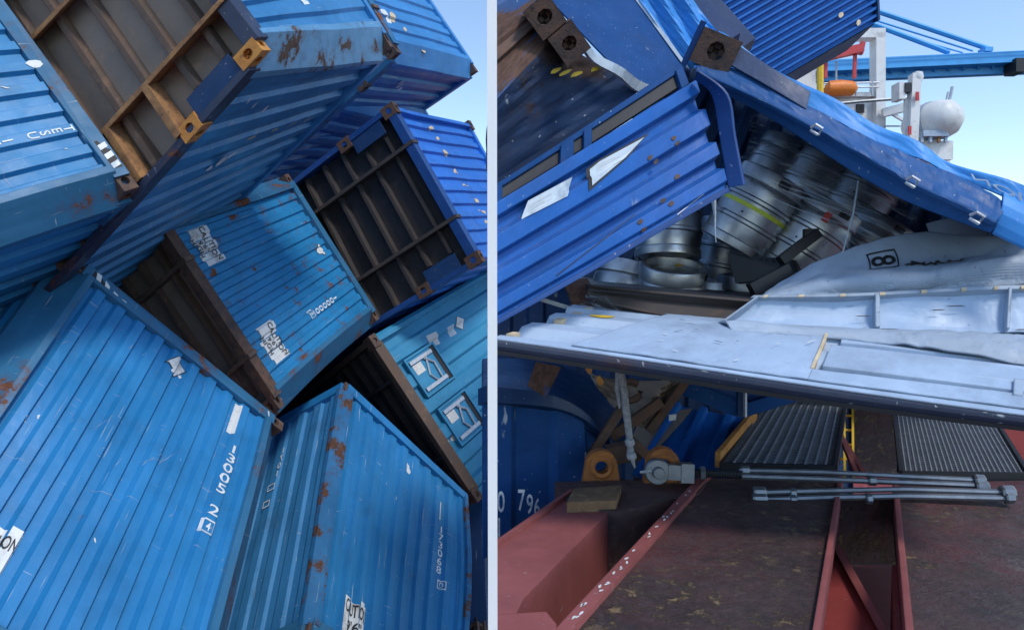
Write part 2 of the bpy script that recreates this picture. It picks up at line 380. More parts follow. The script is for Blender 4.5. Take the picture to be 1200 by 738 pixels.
# ------------------------------------------------------------------ the toppled stack on the left
CL, CW, CH = 12.2, 2.5, 2.9
HEX = {  # box corners fitted offline to image pixels, then bent off square to match
  'A': [[-4.244, 3.116, 11.599], [-2.609, 4.891, 12.661], [-5.641, 3.047, 13.706], [-3.99, 5.129, 14.473], [-12.581, 10.235, 6.272], [-11.421, 12.449, 7.428], [-13.969, 10.174, 8.35], [-12.592, 12.527, 9.339]],
  'B': [[-1.521, 3.495, 9.387], [-2.119, 6.503, 10.631], [-3.731, 3.715, 10.389], [-3.568, 5.568, 12.277], [-12.507, 7.111, 3.438], [-12.78, 9.445, 5.137], [-13.731, 5.737, 5.13], [-14.004, 8.071, 6.829]],
  'C': [[-2.422, 7.261, 10.626], [-1.754, 9.338, 11.475], [-3.675, 6.979, 12.752], [-3.112, 9.588, 13.565], [-11.353, 11.185, 3.572], [-11.66, 13.812, 5.376], [-13.401, 10.885, 6.401], [-13.046, 13.486, 7.431]],
  'D': [[-1.56, 4.51, 13.512], [-1.211, 7.477, 14.499], [-2.638, 4.767, 14.871], [-2.734, 6.84, 16.923], [-11.542, 8.704, 5.774], [-9.712, 11.697, 8.359], [-12.698, 8.465, 9.191], [-12.178, 11.15, 10.157]],
  'E': [[-0.389, 9.001, 12.264], [0.491, 11.758, 12.545], [-1.64, 9.377, 14.428], [-0.72, 11.895, 14.757], [-12.503, 12.852, 5.183], [-9.4, 15.869, 6.703], [-13.059, 13.189, 7.232], [-10.624, 16.014, 8.878]],
  'F': [[-1.476, 9.39, 15.085], [-0.509, 11.993, 15.596], [-2.845, 9.322, 17.3], [-2.257, 11.918, 18.159], [-10.8, 13.884, 9.05], [-10.498, 16.328, 10.321], [-12.396, 13.839, 11.13], [-11.504, 16.537, 11.709]],
  'G': [[-0.46, 9.07, 9.036], [1.228, 11.131, 10.232], [-1.923, 9.133, 11.267], [-0.172, 11.169, 12.352], [-7.581, 17.783, 4.281], [-5.84, 19.818, 5.393], [-8.877, 17.831, 6.261], [-7.219, 19.858, 7.478]],
  'H': [[-0.477, 6.501, 7.637], [-0.503, 8.904, 9.157], [-1.805, 5.872, 8.924], [-2.012, 8.222, 10.836], [-10.966, 9.691, 2.119], [-11.14, 12.065, 3.775], [-10.985, 8.683, 3.631], [-11.158, 11.119, 5.701]],
  'K': [[0.923, 8.701, 6.537], [0.897, 11.104, 8.057], [-0.405, 8.072, 7.824], [-0.612, 10.422, 9.736], [-9.566, 11.891, 1.019], [-9.74, 14.265, 2.675], [-9.585, 10.883, 2.531], [-9.758, 13.319, 4.601]],
  'L': [[-2.288, 9.719, 14.58], [-1.408, 12.476, 14.861], [-3.539, 10.095, 16.744], [-2.619, 12.613, 17.073], [-14.402, 13.57, 7.499], [-11.299, 16.587, 9.019], [-14.958, 13.907, 9.548], [-12.523, 16.732, 11.194]],
  'N': [[-3.773, 10.759, 8.557], [-2.085, 12.82, 9.753], [-5.236, 10.822, 10.788], [-3.485, 12.858, 11.873], [-10.894, 19.472, 3.802], [-9.153, 21.507, 4.914], [-12.19, 19.52, 5.782], [-10.532, 21.547, 6.999]]}
def wave(a, b, pitch, depth, d0):
    pts = []; n = max(1, round((b-a)/pitch)); p = (b-a)/n
    for i in range(n):
        x = a+i*p; pts += [(x+.02*p, d0), (x+.42*p, d0), (x+.52*p, d0+depth), (x+.92*p, d0+depth)]
    pts += [(b, d0)]; return pts
def interp(pts, x):
    if x <= pts[0][0]: return pts[0][1]
    for (a, p), (b, q) in zip(pts, pts[1:]):
        if x <= b: return p+(q-p)*(x-a)/(b-a)
    return pts[-1][1]
class Container:
    def __init__(s, key, label, mat, seed, pitch=.205, depth=.034, chamfer=.22, rail='railL', under='under', cross='cross', beam='cross', castm='cast',
                 nx=18, tunnel=True, out40=True, gus='navy', bulge=None, side='railL', sidemat=None, post=None):
        C = [Vector(c) for c in HEX[key]]; s.seed = seed
        s.root = thing('shipping_container', label, 'shipping container', (sum(C, Vector())/8).to_tuple(), 'containers of the toppled stack')
        def mp(l, w, h):
            a, b, d = l/CL, w/CW, h/CH; o = Vector()
            for i, c in enumerate(C): o += c*((a if i & 4 else 1-a)*(b if i & 2 else 1-b)*(d if i & 1 else 1-d))
            if bulge: o += Vector(bulge(l, w, h))
            if l < .5: o += (C[4]-C[0]).normalized()*.022*mn.noise(Vector((w*1.1+seed, h*1.1, seed*.37)))
            return o
        s.mp = mp; r = s.root; c = chamfer; s.c = c; sidemat = sidemat or mat
        B = lambda mb, n, m, lab=None: mb.build(n, m, r, mp, seed, label=lab)
        s.wv = wave(c+.02, CW-c-.02, pitch, depth, .05)
        hs = [.15+(CH-.28)*i/12 for i in range(13)]
        B(MB().slab([q[0] for q in s.wv], hs, lambda u, v, q: (interp(s.wv, u)+.006*q, u, v)), 'end_wall', mat)
        B(MB().box(.02, .13, c*.8, CW-c*.8, .0, .155), 'bottom_rail', rail)
        B(MB().box(.03, .13, c*.8, CW-c*.8, CH-.125, CH-.005), 'top_rail', side)
        sv = wave(c+.06, CL-.15, .29, .038, .045)
        for sd in (0, 1):
            f = (lambda w: w) if sd == 0 else (lambda w: CW-w)
            po = [(.012, c+.06), (.012, c), (c, .012), (c+.06, .012), (c+.06, .08), (.08, c+.06)]
            B(MB().prism([(a, f(b)) for a, b in po], .10, CH-.10, 2, 6), 'corner_post', post or side)
            B(MB().slab([q[0] for q in sv], [.15, .6, 1.2, 1.8, 2.4, CH-.12], lambda u, v, q: (u, f(interp(sv, u)+.005*q), v)), 'side_wall', sidemat)
            B(MB().box(c*.9, CL, *sorted((f(.015), f(.09))), .0, .155), 'bottom_side_rail', rail)
            B(MB().box(c*.9, CL, *sorted((f(.02), f(.09))), CH-.125, CH-.005), 'top_side_rail', side)
            for h0 in (-.004, CH-.114):
                B(MB().casting(.05 if c > .1 else -.004, .235 if c > .1 else .18, *sorted((f(.05 if c > .1 else -.004), f(.225 if c > .1 else .165))), h0, h0+.118), 'corner_casting', castm if h0 < 0 else 'cast')
            if out40:
                B(MB().casting(.69, .87, *sorted((f(-.006), f(.16))), -.006, .115), 'inner_casting', castm)
                B(MB().box(.25, .69, *sorted((f(.03), f(.30))), .012, .02), 'gusset_plate', gus)
        B(MB().box(.1, CL, .1, CW-.1, .158, .19), 'floor_panel', under)
        B(MB().box(.1, CL, .1, CW-.1, CH-.05, CH-.02), 'roof', side)
        B(MB().box(CL-.1, CL-.03, .1, CW-.1, .16, CH-.05), 'rear_wall', sidemat)
        for i in range(nx):
            l = .30+.3*i
            e = .33 if out40 and l < .8 else .10
            B(MB().box(l-.012, l+.012, e, CW-e, .075, .157).box(l-.012, l+(.038 if cross != 'crossE' else .03), e, CW-e, .066, .076), 'crossmember', cross)
        if tunnel:
            for w in (.70, 1.88): B(MB().box(.0 if out40 else .1, 6, w-.024, w+.024, -.012, .15), 'tunnel_beam', beam)
    def lay(s, fl, name, mat, eps=.004, label=None):
        cuts = [CW-q[0] for q in s.wv]
        return fl.lay(name, mat, s.root, lambda u, v: s.mp(interp(s.wv, CW-u)-eps, CW-u, v), cutx=cuts, label=label)
    def sidelay(s, fl, name, mat, left=False, eps=.012, label=None):
        return fl.lay(name, mat, s.root, lambda u, v: s.mp(u, CW-.04+eps if left else .04-eps, v), label=label)
    def stack(s, text, w, h, ch, step, name='serial_number', wide=.9, mat='lettering'):
        fl = [(a[0]+b[0])/2 for a, b in zip(s.wv, s.wv[1:]) if abs(a[1]-b[1]) < 1e-6 and b[0]-a[0] > .05]
        w = min(fl, key=lambda q: abs(q-w))
        for i, q in enumerate(text):
            if q != ' ': s.lay(Flat().text(q, CW-w, h-i*step-ch, ch, 0, wide, True), 'serial_letter' if q.isalpha() else 'serial_digit', mat)
    def boxed(s, q, w, h, a, b):
        f = Flat().frame(CW-w, h, a, b, .014); f.text(q, CW-w, h-b*.58, b*1.16, 0, .8, True); return s.lay(f, 'check_digit', 'lettering')
    def caution(s, w, h, wd=.30, ht=.34, rng=None, rot=0.):
        # the stuck-on sheet is torn and offset where it crosses each corrugation
        u = CW-w; rng = rng or random.Random(3); n = 3
        for i in range(n):
            a, b = u-wd/2+wd*i/n, u-wd/2+wd*(i+1)/n; dy = rng.uniform(-.04, .04)
            p = [(a+.005, h-ht/2+dy+rng.uniform(0, .03)), (b-.005, h-ht/2+dy+rng.uniform(0, .03)), (b-.005, h+ht/2+dy-rng.uniform(0, .03)), (a+.005, h+ht/2+dy)]
            s.lay(Flat().poly(p), 'caution_label', 'label', .006)
        t = Flat(); t.text('CAUTION', u, h+ht*.16, ht*.24, 0, wd*.9/(glyphs('CAUTION')[2]*ht*.24), True); t.text("9'6\"", u, h-ht*.14, ht*.2, 0, .9, True); t.text('HIGH', u, h-ht*.42, ht*.2, 0, .9, True)
        s.lay(t, 'caution_lettering', 'ink', .012)
    def diamond(s, w, h, a, ang=0.):
        u = CW-w; q = [(a, 0), (0, a), (-a, 0), (0, -a)]; c, d = math.cos(ang), math.sin(ang)
        s.lay(Flat().poly([(u+(x*c-y*d)*1.12, h+(x*d+y*c)*1.12) for x, y in q]), 'hazard_diamond_border', 'ink', .004)
        s.lay(Flat().poly([(u+x*c-y*d, h+x*d+y*c) for x, y in q]), 'hazard_diamond', 'label', .007)
        s.lay(Flat().poly(blob(random.Random(1), u, h, a*.42, a*.16)), 'diamond_print', 'chipgrey', .010)
    def stripes(s, w0, w1, n=5, h=CH-.055, l=.03):
        for i in range(n):
            a = w0+(w1-w0)*i/n; b = a+(w1-w0)/n*.52
            f = Flat().poly([(a, h-.034), (b, h-.034), (b+(w1-w0)/n*.25, h+.034), (a+(w1-w0)/n*.25, h+.034)])
            f.lay('rail_stripe', 'lettering', s.root, lambda u, v: s.mp(l-.004, u, v))
        f = Flat().poly([(w0, h-.036), (w1, h-.036), (w1, h+.036), (w0, h+.036)])
        f.lay('rail_stripe_ground', 'ink', s.root, lambda u, v: s.mp(l-.002, u, v))
    def scratch(s, n, seed, mat='smear'):
        rng = random.Random(seed); f = Flat()
        hub = [(rng.uniform(.4, CW-.4), rng.uniform(.4, CH-.4), rng.uniform(.05, .3)) for i in range(5)]
        for i in range(n*2//3):
            q = rng.choice(hub); u, v = min(CW-.3, max(.3, rng.gauss(q[0], q[2]))), min(CH-.3, max(.25, rng.gauss(q[1], q[2])))
            a, ln = rng.choice((rng.gauss(1.4, .25), rng.gauss(.4, .5))), rng.uniform(.04, .3)*rng.random()+.02
            t = rng.uniform(.001, .0032); c, d = math.cos(a), math.sin(a)
            f.poly([(u-d*t, v+c*t), (u+c*ln*.5-d*t, v+d*ln*.5+c*t*.6), (u+c*ln, v+d*ln), (u+c*ln*.4+d*t, v+d*ln*.4-c*t)])
        o = s.lay(f, 'scratches', mat, .003); o['kind'] = 'stuff'
    def chips(s, pts, r, mat='chip', seed=1, name='paint_chip', k=2.6, face='end', ang=0.):
        rng = random.Random(seed)
        for w, h in pts:
            f = Flat().poly(blob(rng, CW-w if face == 'end' else w, h, r*rng.uniform(.6, 1.2), r*k*rng.uniform(.6, 1.1), 9, .5, ang+rng.uniform(-.5, .5)))
            s.lay(f, name, mat, .005) if face == 'end' else s.sidelay(f, name, mat)

rng = random.Random(7)
A = Container('A', 'blue container at the far left whose stacked white letters start TESU 170', 'blueA', 3)
A.stack('TESU 1701', .67, 2.755, .068, .084, wide=.95)
A.chips([(1.31, 2.79)], .075, 'label', 4, 'torn_sticker', 1.4, ang=.5)
A.chips([(.53, 2.60), (1.12, 2.5), (1.72, 2.4)], .012, 'chipgrey', 8)
A.stripes(.25, .52, 3)

B_ = Container('B', 'large blue container at bottom left numbered 13005 2 with boxed 4', 'blueB', 17)
B_.stack('13005 2', .51, 2.24, .085, .108, wide=1.6)
B_.boxed('4', .49, 1.40, .055, .06)
B_.lay(Flat().poly([(CW-.585, 2.36), (CW-.525, 2.36), (CW-.525, 2.74), (CW-.585, 2.74)]), 'owner_code_patch', 'label')
B_.caution(1.80, .50, .34, .36, random.Random(5))
B_.diamond(1.25, 2.62, .10, .25)
B_.chips([(1.27, 2.54), (1.17, 2.56)], .035, 'label', 4, 'torn_sticker', 1.3)
B_.stripes(1.9, 2.25, 4); B_.stripes(.24, .52, 4)
B_.chips([(1.98, 1.5), (2.05, 1.42), (1.2, .9)], .012, 'chipgrey', 9, 'scrape', 2.6, ang=.5)
B_.scratch(46, 3); A.scratch(26, 4)

C_ = Container('C', 'rust spotted blue container in the centre with two CAUTION labels', 'blueC', 31, rail='cast', tunnel=True, pitch=.19, depth=.028,
               bulge=lambda l, w, h: (lambda k: (-.03*k, .01*k, .03*k))(max(0, 1-w/.9)**2*math.sin(math.pi*min(1, max(0, h/CH)))*max(0, 1-l/2.)))
C_.stack('100000', .64, 2.22, .085, .105, 'serial_number', 1.4)
C_.boxed('8', .66, 1.52, .06, .055)
C_.caution(1.95, .47, .46, .36, random.Random(2)); C_.caution(.67, .56, .46, .36, random.Random(6))
C_.diamond(1.29, 2.58, .09, 0)
C_.chips([(.2, 2.86), (.5, 2.86), (.9, 2.87)], .03, 'orangebeam', 3, 'rust_scab', .8)

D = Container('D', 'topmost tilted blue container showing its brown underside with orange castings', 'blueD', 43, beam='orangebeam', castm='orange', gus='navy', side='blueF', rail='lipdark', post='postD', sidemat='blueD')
for w0, w1, l in ((.1, .70, .88), (.1, .70, 1.33)):
    MB().box(l-.03, l+.03, w0, w1, -.014, .12).build('tunnel_brace', 'orangebeam', D.root, D.mp, 43)
D.caution(.85, .52, .34, .3, random.Random(9)); D.chips([(.57, 1.36), (.9, 1.4), (.85, 1.0)], .06, 'label', 3, 'torn_sticker', 1.7)
D.chips([(1.4, 1.0), (1.36, 1.12), (1.46, .9), (1.42, 1.05)], .055, 'label', 5, 'torn_sticker', 1.5, 'side', .6)
D.chips([(1.15, 1.2), (1.15, 1.6), (1.15, 1.95), (1.16, 2.3)], .02, 'chip', 6, 'paint_chip', 5, 'side', .1)
D.chips([(.55, .45), (.62, .62), (.8, .5), (.72, .9)], .018, 'chipgrey', 11, 'scrape', 3, 'side', 1.2)

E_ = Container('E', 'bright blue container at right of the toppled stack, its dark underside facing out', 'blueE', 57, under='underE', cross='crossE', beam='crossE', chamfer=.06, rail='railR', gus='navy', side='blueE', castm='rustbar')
E_.chips([(2.23, 1.09), (2.05, 1.1), (1.8, 1.12), (1.49, 1.15), (1.25, 1.2), (.98, 1.27), (.8, 1.3), (.62, 1.33)], .055, 'chip', 13, 'paint_chip', 2.2)
F_ = Container('F', 'bleached blue container at top right of the toppled stack against the sky', 'blueF', 66, side='blueF', castm='cast', gus='navy', sidemat='blueD')
F_.chips([(.69, .36), (.6, .42)], .09, 'label', 21, 'torn_sticker', 1.6); F_.chips([(.66, .6), (.49, .76), (.21, .95), (1.0, .7), (1.2, 1.7)], .065, 'chip', 23, 'paint_chip', 2.2)
F_.chips([(.68, .97), (.6, .9), (.75, 1.08)], .06, 'label', 25, 'torn_sticker', 1.5, 'side', .8)
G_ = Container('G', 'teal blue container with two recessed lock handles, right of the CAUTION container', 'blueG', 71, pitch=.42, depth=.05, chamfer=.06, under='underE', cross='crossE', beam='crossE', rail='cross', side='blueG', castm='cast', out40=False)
for wc, hc in ((1.72, .56), (.95, .58)):
    g = lambda mb, n, m: mb.build(n, m, G_.root, G_.mp, 71)
    g(MB().box(.038, .05, wc-.26, wc+.26, hc-.26, hc+.26), 'lock_recess', 'blueG')
    g(MB().box(.034, .04, wc-.26, wc+.26, hc+.19, hc+.26), 'recess_shade_strip', 'dark')  # dark strip stands in for the shade inside the recess
    rim = MB()
    for a in ((wc-.29, wc-.26, hc-.29, hc+.29), (wc+.26, wc+.29, hc-.29, hc+.29), (wc-.26, wc+.26, hc-.29, hc-.26), (wc-.26, wc+.26, hc+.26, hc+.29)): rim.box(.015, .06, *a)
    g(rim, 'recess_frame', 'blueG')
    for dw in (-.2, .2): g(MB().box(.004, .036, wc+dw-.025, wc+dw+.025, hc-.24, hc+.18), 'lock_bar', 'galvpale')
    hb = MB()
    for pts in (((.02, wc-.19, hc+.02), (.02, wc-.06, hc-.05), (.02, wc+.19, hc+.06)), ((.015, wc-.19, hc+.1), (.015, wc+.05, hc+.12), (.015, wc+.17, hc+.0))): hb.tube(pts, .016, 6)
    g(hb, 'lock_handle', 'galvpale')
    g(MB().box(.03, .036, wc+.02, wc+.16, hc-.22, hc-.06), 'handle_tag', 'chipgrey')
G_.lay(Flat().poly([(CW-2.12, .82), (CW-1.95, .80), (CW-1.93, 1.0), (CW-2.1, 1.02)]), 'data_plate', 'chipgrey'); G_.lay(Flat().poly([(CW-2.06, 1.22), (CW-1.92, 1.22), (CW-1.92, 1.36), (CW-2.06, 1.36)]), 'data_plate', 'labelblue')
G_.diamond(2.02, 1.5, .1); G_.chips([(.83, .16), (.8, .3), (.7, 1.1), (.72, 1.2), (.66, 1.15)], .07, 'chipgrey', 31, 'torn_sticker', 1.2)
H_ = Container('H', 'dented blue container at bottom centre numbered 173068 with boxed 0', 'blueH', 88, pitch=.235, depth=.036, side='blueH', sidemat='blueD', chamfer=.11, post='postH',
               bulge=lambda l, w, h: (lambda k: (.13*k, -.02*k, .02*k))(max(0, 1-w/.8)**2*math.sin(math.pi*min(1, max(0, h/CH)))*max(0, 1-l/2.)))
H_.stack('173068', .53, 2.12, .09, .108, wide=1.25); H_.boxed('0', .47, 1.36, .05, .055)
H_.lay(Flat().poly([(CW-.60, 2.16), (CW-.545, 2.16), (CW-.545, 2.42), (CW-.60, 2.42)]), 'owner_code_patch', 'chipgrey')
H_.caution(1.82, .32, .36, .5, random.Random(8)); H_.chips([(1.23, 2.54), (1.18, 2.5)], .08, 'label', 4, 'torn_sticker', 1.3)
H_.stripes(2.0, 2.3, 4); H_.scratch(34, 6); G_.scratch(22, 7); C_.scratch(30, 8); E_.scratch(12, 9); F_.scratch(16, 10)
for i, q in enumerate('1701'): H_.sidelay(Flat().text(q, 1.0+.008*i, 2.28-.1*i, .075, 0, 1.2, True), 'serial_digit', 'lettering', True)
fl = Flat(); fl.frame(1.08, 1.86, .06, .04, .012); H_.sidelay(fl, 'code_box', 'lettering', True); fl = Flat().frame(1.1, 1.66, .055, .04, .012)
H_.sidelay(fl, 'code_box', 'lettering', True)

# more boxes deep in the gaps, some added to keep sky and sea out
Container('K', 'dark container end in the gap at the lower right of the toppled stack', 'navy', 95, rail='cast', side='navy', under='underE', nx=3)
Container('L', 'added dark blue container standing in for the shaded wall between the two topmost tilted containers and the CAUTION one', 'blueD', 99, rail='cast', side='blueD', under='underE', nx=3)  # added box, hides the sky where a shaded side wall should continue
Container('N', 'added container closing the brown gap below the CAUTION container', 'navy', 103, rail='cast', side='navy', under='underE', cross='crossE', nx=3)  # added box, stops the bright sea showing through the gap
# ------------------------------------------------------------------ freely bent sheets
class Patch:                         # rows of points placed from image pixels; a, b run 0..1 along and across, c lifts off the sheet
    def __init__(s, rows, toward=None):
        s.r = rows; m, n = len(rows), len(rows[0])
        d1 = rows[0][-1]-rows[0][0]; d2 = rows[-1][0]-rows[0][0]; s.A, s.B = d1.length, d2.length
        s.n = d1.cross(d2).normalized(); t = toward or (Vector((0, 0, CAM_H))-rows[m//2][n//2])
        if s.n.dot(t) < 0: s.n = -s.n
    def __call__(s, a, b, c=0.):
        def spl(row, t):
            n = len(row)-1; x = min(max(t, 0), 1)*n; i = min(int(x), n-1); f = x-i
            if n == 1: return row[0].lerp(row[1], t)
            p0 = row[max(i-1, 0)]; p1 = row[i]; p2 = row[i+1]; p3 = row[min(i+2, n)]
            return .5*((2*p1)+(p2-p0)*f+(2*p0-5*p1+4*p2-p3)*f*f+(3*p1-p0-3*p2+p3)*f**3)
        return spl([spl(q, a) for q in s.r], b) + s.n*c
    def m(s, x, y, c=0.): return s(x/s.A, y/s.B, c)
    def sheet(s, name, mat, parent, na=20, nb=8, prof=None, th=.004, seed=0., us=None, vs=None, a0=0., a1=1., b0=0., b1=1., label=None, lift=0., kind=None, smooth=False):
        us = us or [a0+(a1-a0)*i/na for i in range(na+1)]; vs = vs or [b0+(b1-b0)*i/nb for i in range(nb+1)]
        mb = MB(); pf = prof or (lambda a, b: 0.)
        mb.slab(us, vs, lambda a, b, q: (a*s.A, b*s.B, lift+pf(a, b)-th*q))
        return mb.build(name, mat, parent, lambda x, y, z: s.m(x, y, z), seed, label=label, kind=kind, smooth=smooth)
    def bar(s, name, mat, parent, a0, a1, b0, b1, c0, c1, n=12, seed=0., across=False, label=None):
        mb = MB(); k = n
        for i in range(k+1):
            t = i/k
            if across: q = [(a0, b0+(b1-b0)*t, c0), (a1, b0+(b1-b0)*t, c0), (a1, b0+(b1-b0)*t, c1), (a0, b0+(b1-b0)*t, c1)]
            else: q = [(a0+(a1-a0)*t, b0, c0), (a0+(a1-a0)*t, b1, c0), (a0+(a1-a0)*t, b1, c1), (a0+(a1-a0)*t, b0, c1)]
            mb.v += [(x*s.A, y*s.B, z) for x, y, z in q]
        mb.f += [(i*4+j, i*4+(j+1) % 4, i*4+4+(j+1) % 4, i*4+4+j) for i in range(k) for j in range(4)] + [(0, 1, 2, 3), (k*4, k*4+1, k*4+2, k*4+3)]
        return mb.build(name, mat, parent, lambda x, y, z: s.m(x, y, z), seed, label=label)
    def lay(s, fl, name, mat, parent, cuts=0, eps=.004, prof=None, cutx=(), cuty=()):
        return fl.lay(name, mat, parent, lambda x, y: s.m(x, y, eps+(prof(x/s.A, y/s.B) if prof else 0)), cutx=cutx or [s.A*i/24 for i in range(25)] if not cuty else (), cuty=cuty)
def steps(pts, x):
    return interp(pts, x)

# ------------------------------------------------------------------ added white post, stands in for the blank strip between the stacks
MB().bar((-.0545, 1.9, 1.6), (-.0545, 1.9, 22), .0262, .0262, (0, 1, 0)).build('divider_post', 'post')
tag(bpy.data.objects['divider_post'], 'added slim white post standing in for the blank strip between the two container stacks', 'post')

# ------------------------------------------------------------------ the burst container with kegs
bc = thing('burst_container', 'torn open deep blue container spilling kegs, with a white rhombus label', 'shipping container', P(880, 230, 3.6), 'containers of the right stack')
S = Patch([[P(577, 240, 2.70), P(700, 165, 2.98), P(818, 92, 3.28)], [P(577, 379, 2.62), P(712, 303, 2.88), P(853, 221, 3.16)]])
gr = [(0, 0), (.02, 0), (.12, 0), (.15, -.045), (.25, -.045), (.28, 0), (.43, 0), (.46, -.045), (.56, -.045), (.59, 0), (.70, 0), (.73, -.045), (.80, -.045), (.83, 0), (.93, 0), (.96, -.02), (1, -.02)]
sprof = lambda a, b: interp(gr, b) + .012*math.sin(a*5+b*3)*a
S.sheet('end_wall', 'blueR', bc, 24, 8, sprof, .006, 3, vs=[q[0] for q in gr])
S.bar('end_wall_lip', 'railR', bc, 0, 1, .985, 1.03, -.05, .01, 14)
T = Patch([[P(577, 224, 2.74), P(690, 152, 3.02), P(800, 80, 3.3)], [P(577, 240, 2.72), P(690, 170, 3.0), P(806, 96, 3.28)]])
T.bar('top_rail', 'dark', bc, 0, 1, .1, .9, -.05, -.012, 12, label='dark slotted top rail')
for a0, a1 in ((.0, .07), (.36, .42), (.47, .51), (.93, .99)): T.bar('rail_tab', 'blueR3', bc, a0, a1, -.1, 1.2, -.02, .012, 2)
T.bar('rail_edge', 'blueR3', bc, 0, 1, -.35, .08, -.05, .0, 12)
# bent flange on the torn right end
fr = [[P(813, 93, 3.26), P(834, 112, 3.24), P(843, 160, 3.2), P(853, 220, 3.15)], [P(818, 84, 3.2), P(851, 111, 3.16), P(860, 160, 3.14), P(871, 217, 3.1)]]
Patch(fr).sheet('torn_flange', 'railR', bc, 18, 3, None, .012, 9)
# the long rail running down to the right, with its torn upper sheet
top = [P(820, 62, 3.42), P(900, 100, 3.3), P(1000, 152, 3.12), P(1075, 186, 3.0), P(1140, 214, 2.9), P(1182, 240, 2.84)]
mid = [P(816, 84, 3.36), P(900, 122, 3.22), P(1000, 176, 3.05), P(1070, 216, 2.92), P(1130, 243, 2.82), P(1166, 262, 2.78)]
low = [P(816, 96, 3.44), P(896, 136, 3.32), P(1000, 203, 3.12), P(1060, 236, 3.0), P(1110, 256, 2.9), P(1160, 274, 2.82)]
LR = Patch([top, mid]); LR.sheet('long_rail', 'railblue', bc, 60, 6, lambda a, b: crease(a*1.5, b, .7, 31.), .02, 12)
LL = Patch([mid, low]); LL.sheet('long_rail_web', 'railblue', bc, 30, 3, lambda a, b: -.02*math.sin(b*3), .012, 15)
up = [P(842, 36, 3.5), P(905, 78, 3.38), P(1000, 130, 3.2), P(1069, 164, 3.08), P(1128, 195, 2.98), P(1215, 221, 2.82)]
up2 = [P(838, 66, 3.44), P(900, 101, 3.34), P(1000, 153, 3.16), P(1075, 187, 3.04), P(1140, 215, 2.94), P(1215, 252, 2.8)]
UP = Patch([up, up2]); UP.sheet('torn_top_sheet', 'skyblue', bc, 60, 6, lambda a, b: .012*math.sin(a*23)+crease(a, b, .6, 21.), .006, 18, label='bent bright blue sheet above the rail')
DR = Patch([[P(846, 40, 3.42), P(905, 80, 3.3), P(950, 108, 3.24)], [P(838, 66, 3.38), P(895, 98, 3.28), P(945, 128, 3.2)]]); DR.sheet('dark_rail_plate', 'navy', bc, 8, 3, None, .01, 19)
f = Flat().text('CAUTION', 0, 0, .085, 0, 1.9)
UP.lay(Flat().text('TION', UP.A*.99, UP.B*.84, UP.B*.34, math.pi, 1.5), 'caution_lettering', 'smear', bc, eps=.016)
rng = random.Random(4)
for a, b in ((.26, .3), (.5, .5)):
    UP.lay(Flat().poly(blob(rng, UP.A*a*.5, UP.B*.5, .03, .02)), 'paint_chip', 'chip', bc, eps=.02)
RB = Patch([[P(1176, 224, 2.87), P(1230, 246, 2.80)], [P(1172, 246, 2.84), P(1230, 276, 2.76)], [P(1164, 272, 2.84), P(1230, 304, 2.74)]]); RB.sheet('broken_rail_end', 'skyblue', bc, 8, 5, lambda a, b: .02*math.sin(b*3.1), .02, 21)
GP = Patch([[P(1166, 236, 2.87), P(1186, 240, 2.87)], [P(1158, 275, 2.86), P(1176, 262, 2.86)]]); GP.sheet('torn_edge', 'dark', bc, 3, 3, None, .008, 22)
# corner casting at the top of the corner
cc = [P(822, 34, 3.36), P(870, 50, 3.36), P(805, 66, 3.34)]
def flushframe(a, b, c):               # a casting set square to the sight line, its face flush in the corner
    z = (P(*a)-Vector((0, 0, CAM_H))).normalized(); x = P(*b)-P(*a); x = (x-z*x.dot(z)).normalized(); y = z.cross(x)
    return (x, y, z) if y.dot(P(*c)-P(*a)) > 0 else (x, -y, z)
ex, ey, ez = flushframe((826, 33, 3.36), (871, 52, 3.36), (806, 62, 3.36))
co = P(826, 31, 3.30)
MB().casting(0, .20, 0, .165, 0, .15).build('corner_casting', 'cast', bc, lambda x, y, z: co+ex*x+ey*y+ez*z, 2)
MB().box(-.03, .0, -.02, .33, .02, .14).build('corner_post_stub', 'railR', bc, lambda x, y, z: co+ex*x+ey*y+ez*z, 2)
for x, y, d in ((955, 154, 3.08), (1067, 215, 2.86), (1142, 257, 2.74)):
    p = P(x, y, d); ux, uy = camvec(.75, -.66, 0), camvec(.66, .75, 0); fw = camvec(0, 0, 1)
    mb = MB().tube([p-ux*.024, p-ux*.02+uy*.016-fw*.02, p+ux*.012+uy*.02-fw*.025, p+ux*.022, p+ux*.016-uy*.014-fw*.02, p-ux*.018-uy*.010], .007, 6)
    mb.build('lashing_ring', 'galvpale', bc)
# interior: far wall, floor edge and dark floor
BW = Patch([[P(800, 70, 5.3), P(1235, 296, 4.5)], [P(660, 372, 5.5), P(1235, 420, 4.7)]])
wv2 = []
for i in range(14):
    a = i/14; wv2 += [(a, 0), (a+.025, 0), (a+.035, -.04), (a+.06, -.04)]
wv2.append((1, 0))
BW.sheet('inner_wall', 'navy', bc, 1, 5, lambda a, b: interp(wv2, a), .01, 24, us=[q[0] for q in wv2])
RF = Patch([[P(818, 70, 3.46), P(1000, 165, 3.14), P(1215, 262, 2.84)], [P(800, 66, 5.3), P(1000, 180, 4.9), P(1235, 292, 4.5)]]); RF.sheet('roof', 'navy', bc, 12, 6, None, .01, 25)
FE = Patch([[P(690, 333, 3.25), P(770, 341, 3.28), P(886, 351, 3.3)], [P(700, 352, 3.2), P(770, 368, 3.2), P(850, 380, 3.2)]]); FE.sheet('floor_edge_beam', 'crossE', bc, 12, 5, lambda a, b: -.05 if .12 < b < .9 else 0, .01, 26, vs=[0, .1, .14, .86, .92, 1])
FL = Patch([[P(690, 333, 3.26), P(890, 351, 3.32)], [P(650, 322, 5.5), P(1000, 345, 5.3)]], Vector((0, 0, 1))); FL.sheet('timber_floor', 'dark', bc, 6, 6, None, .03, 27)
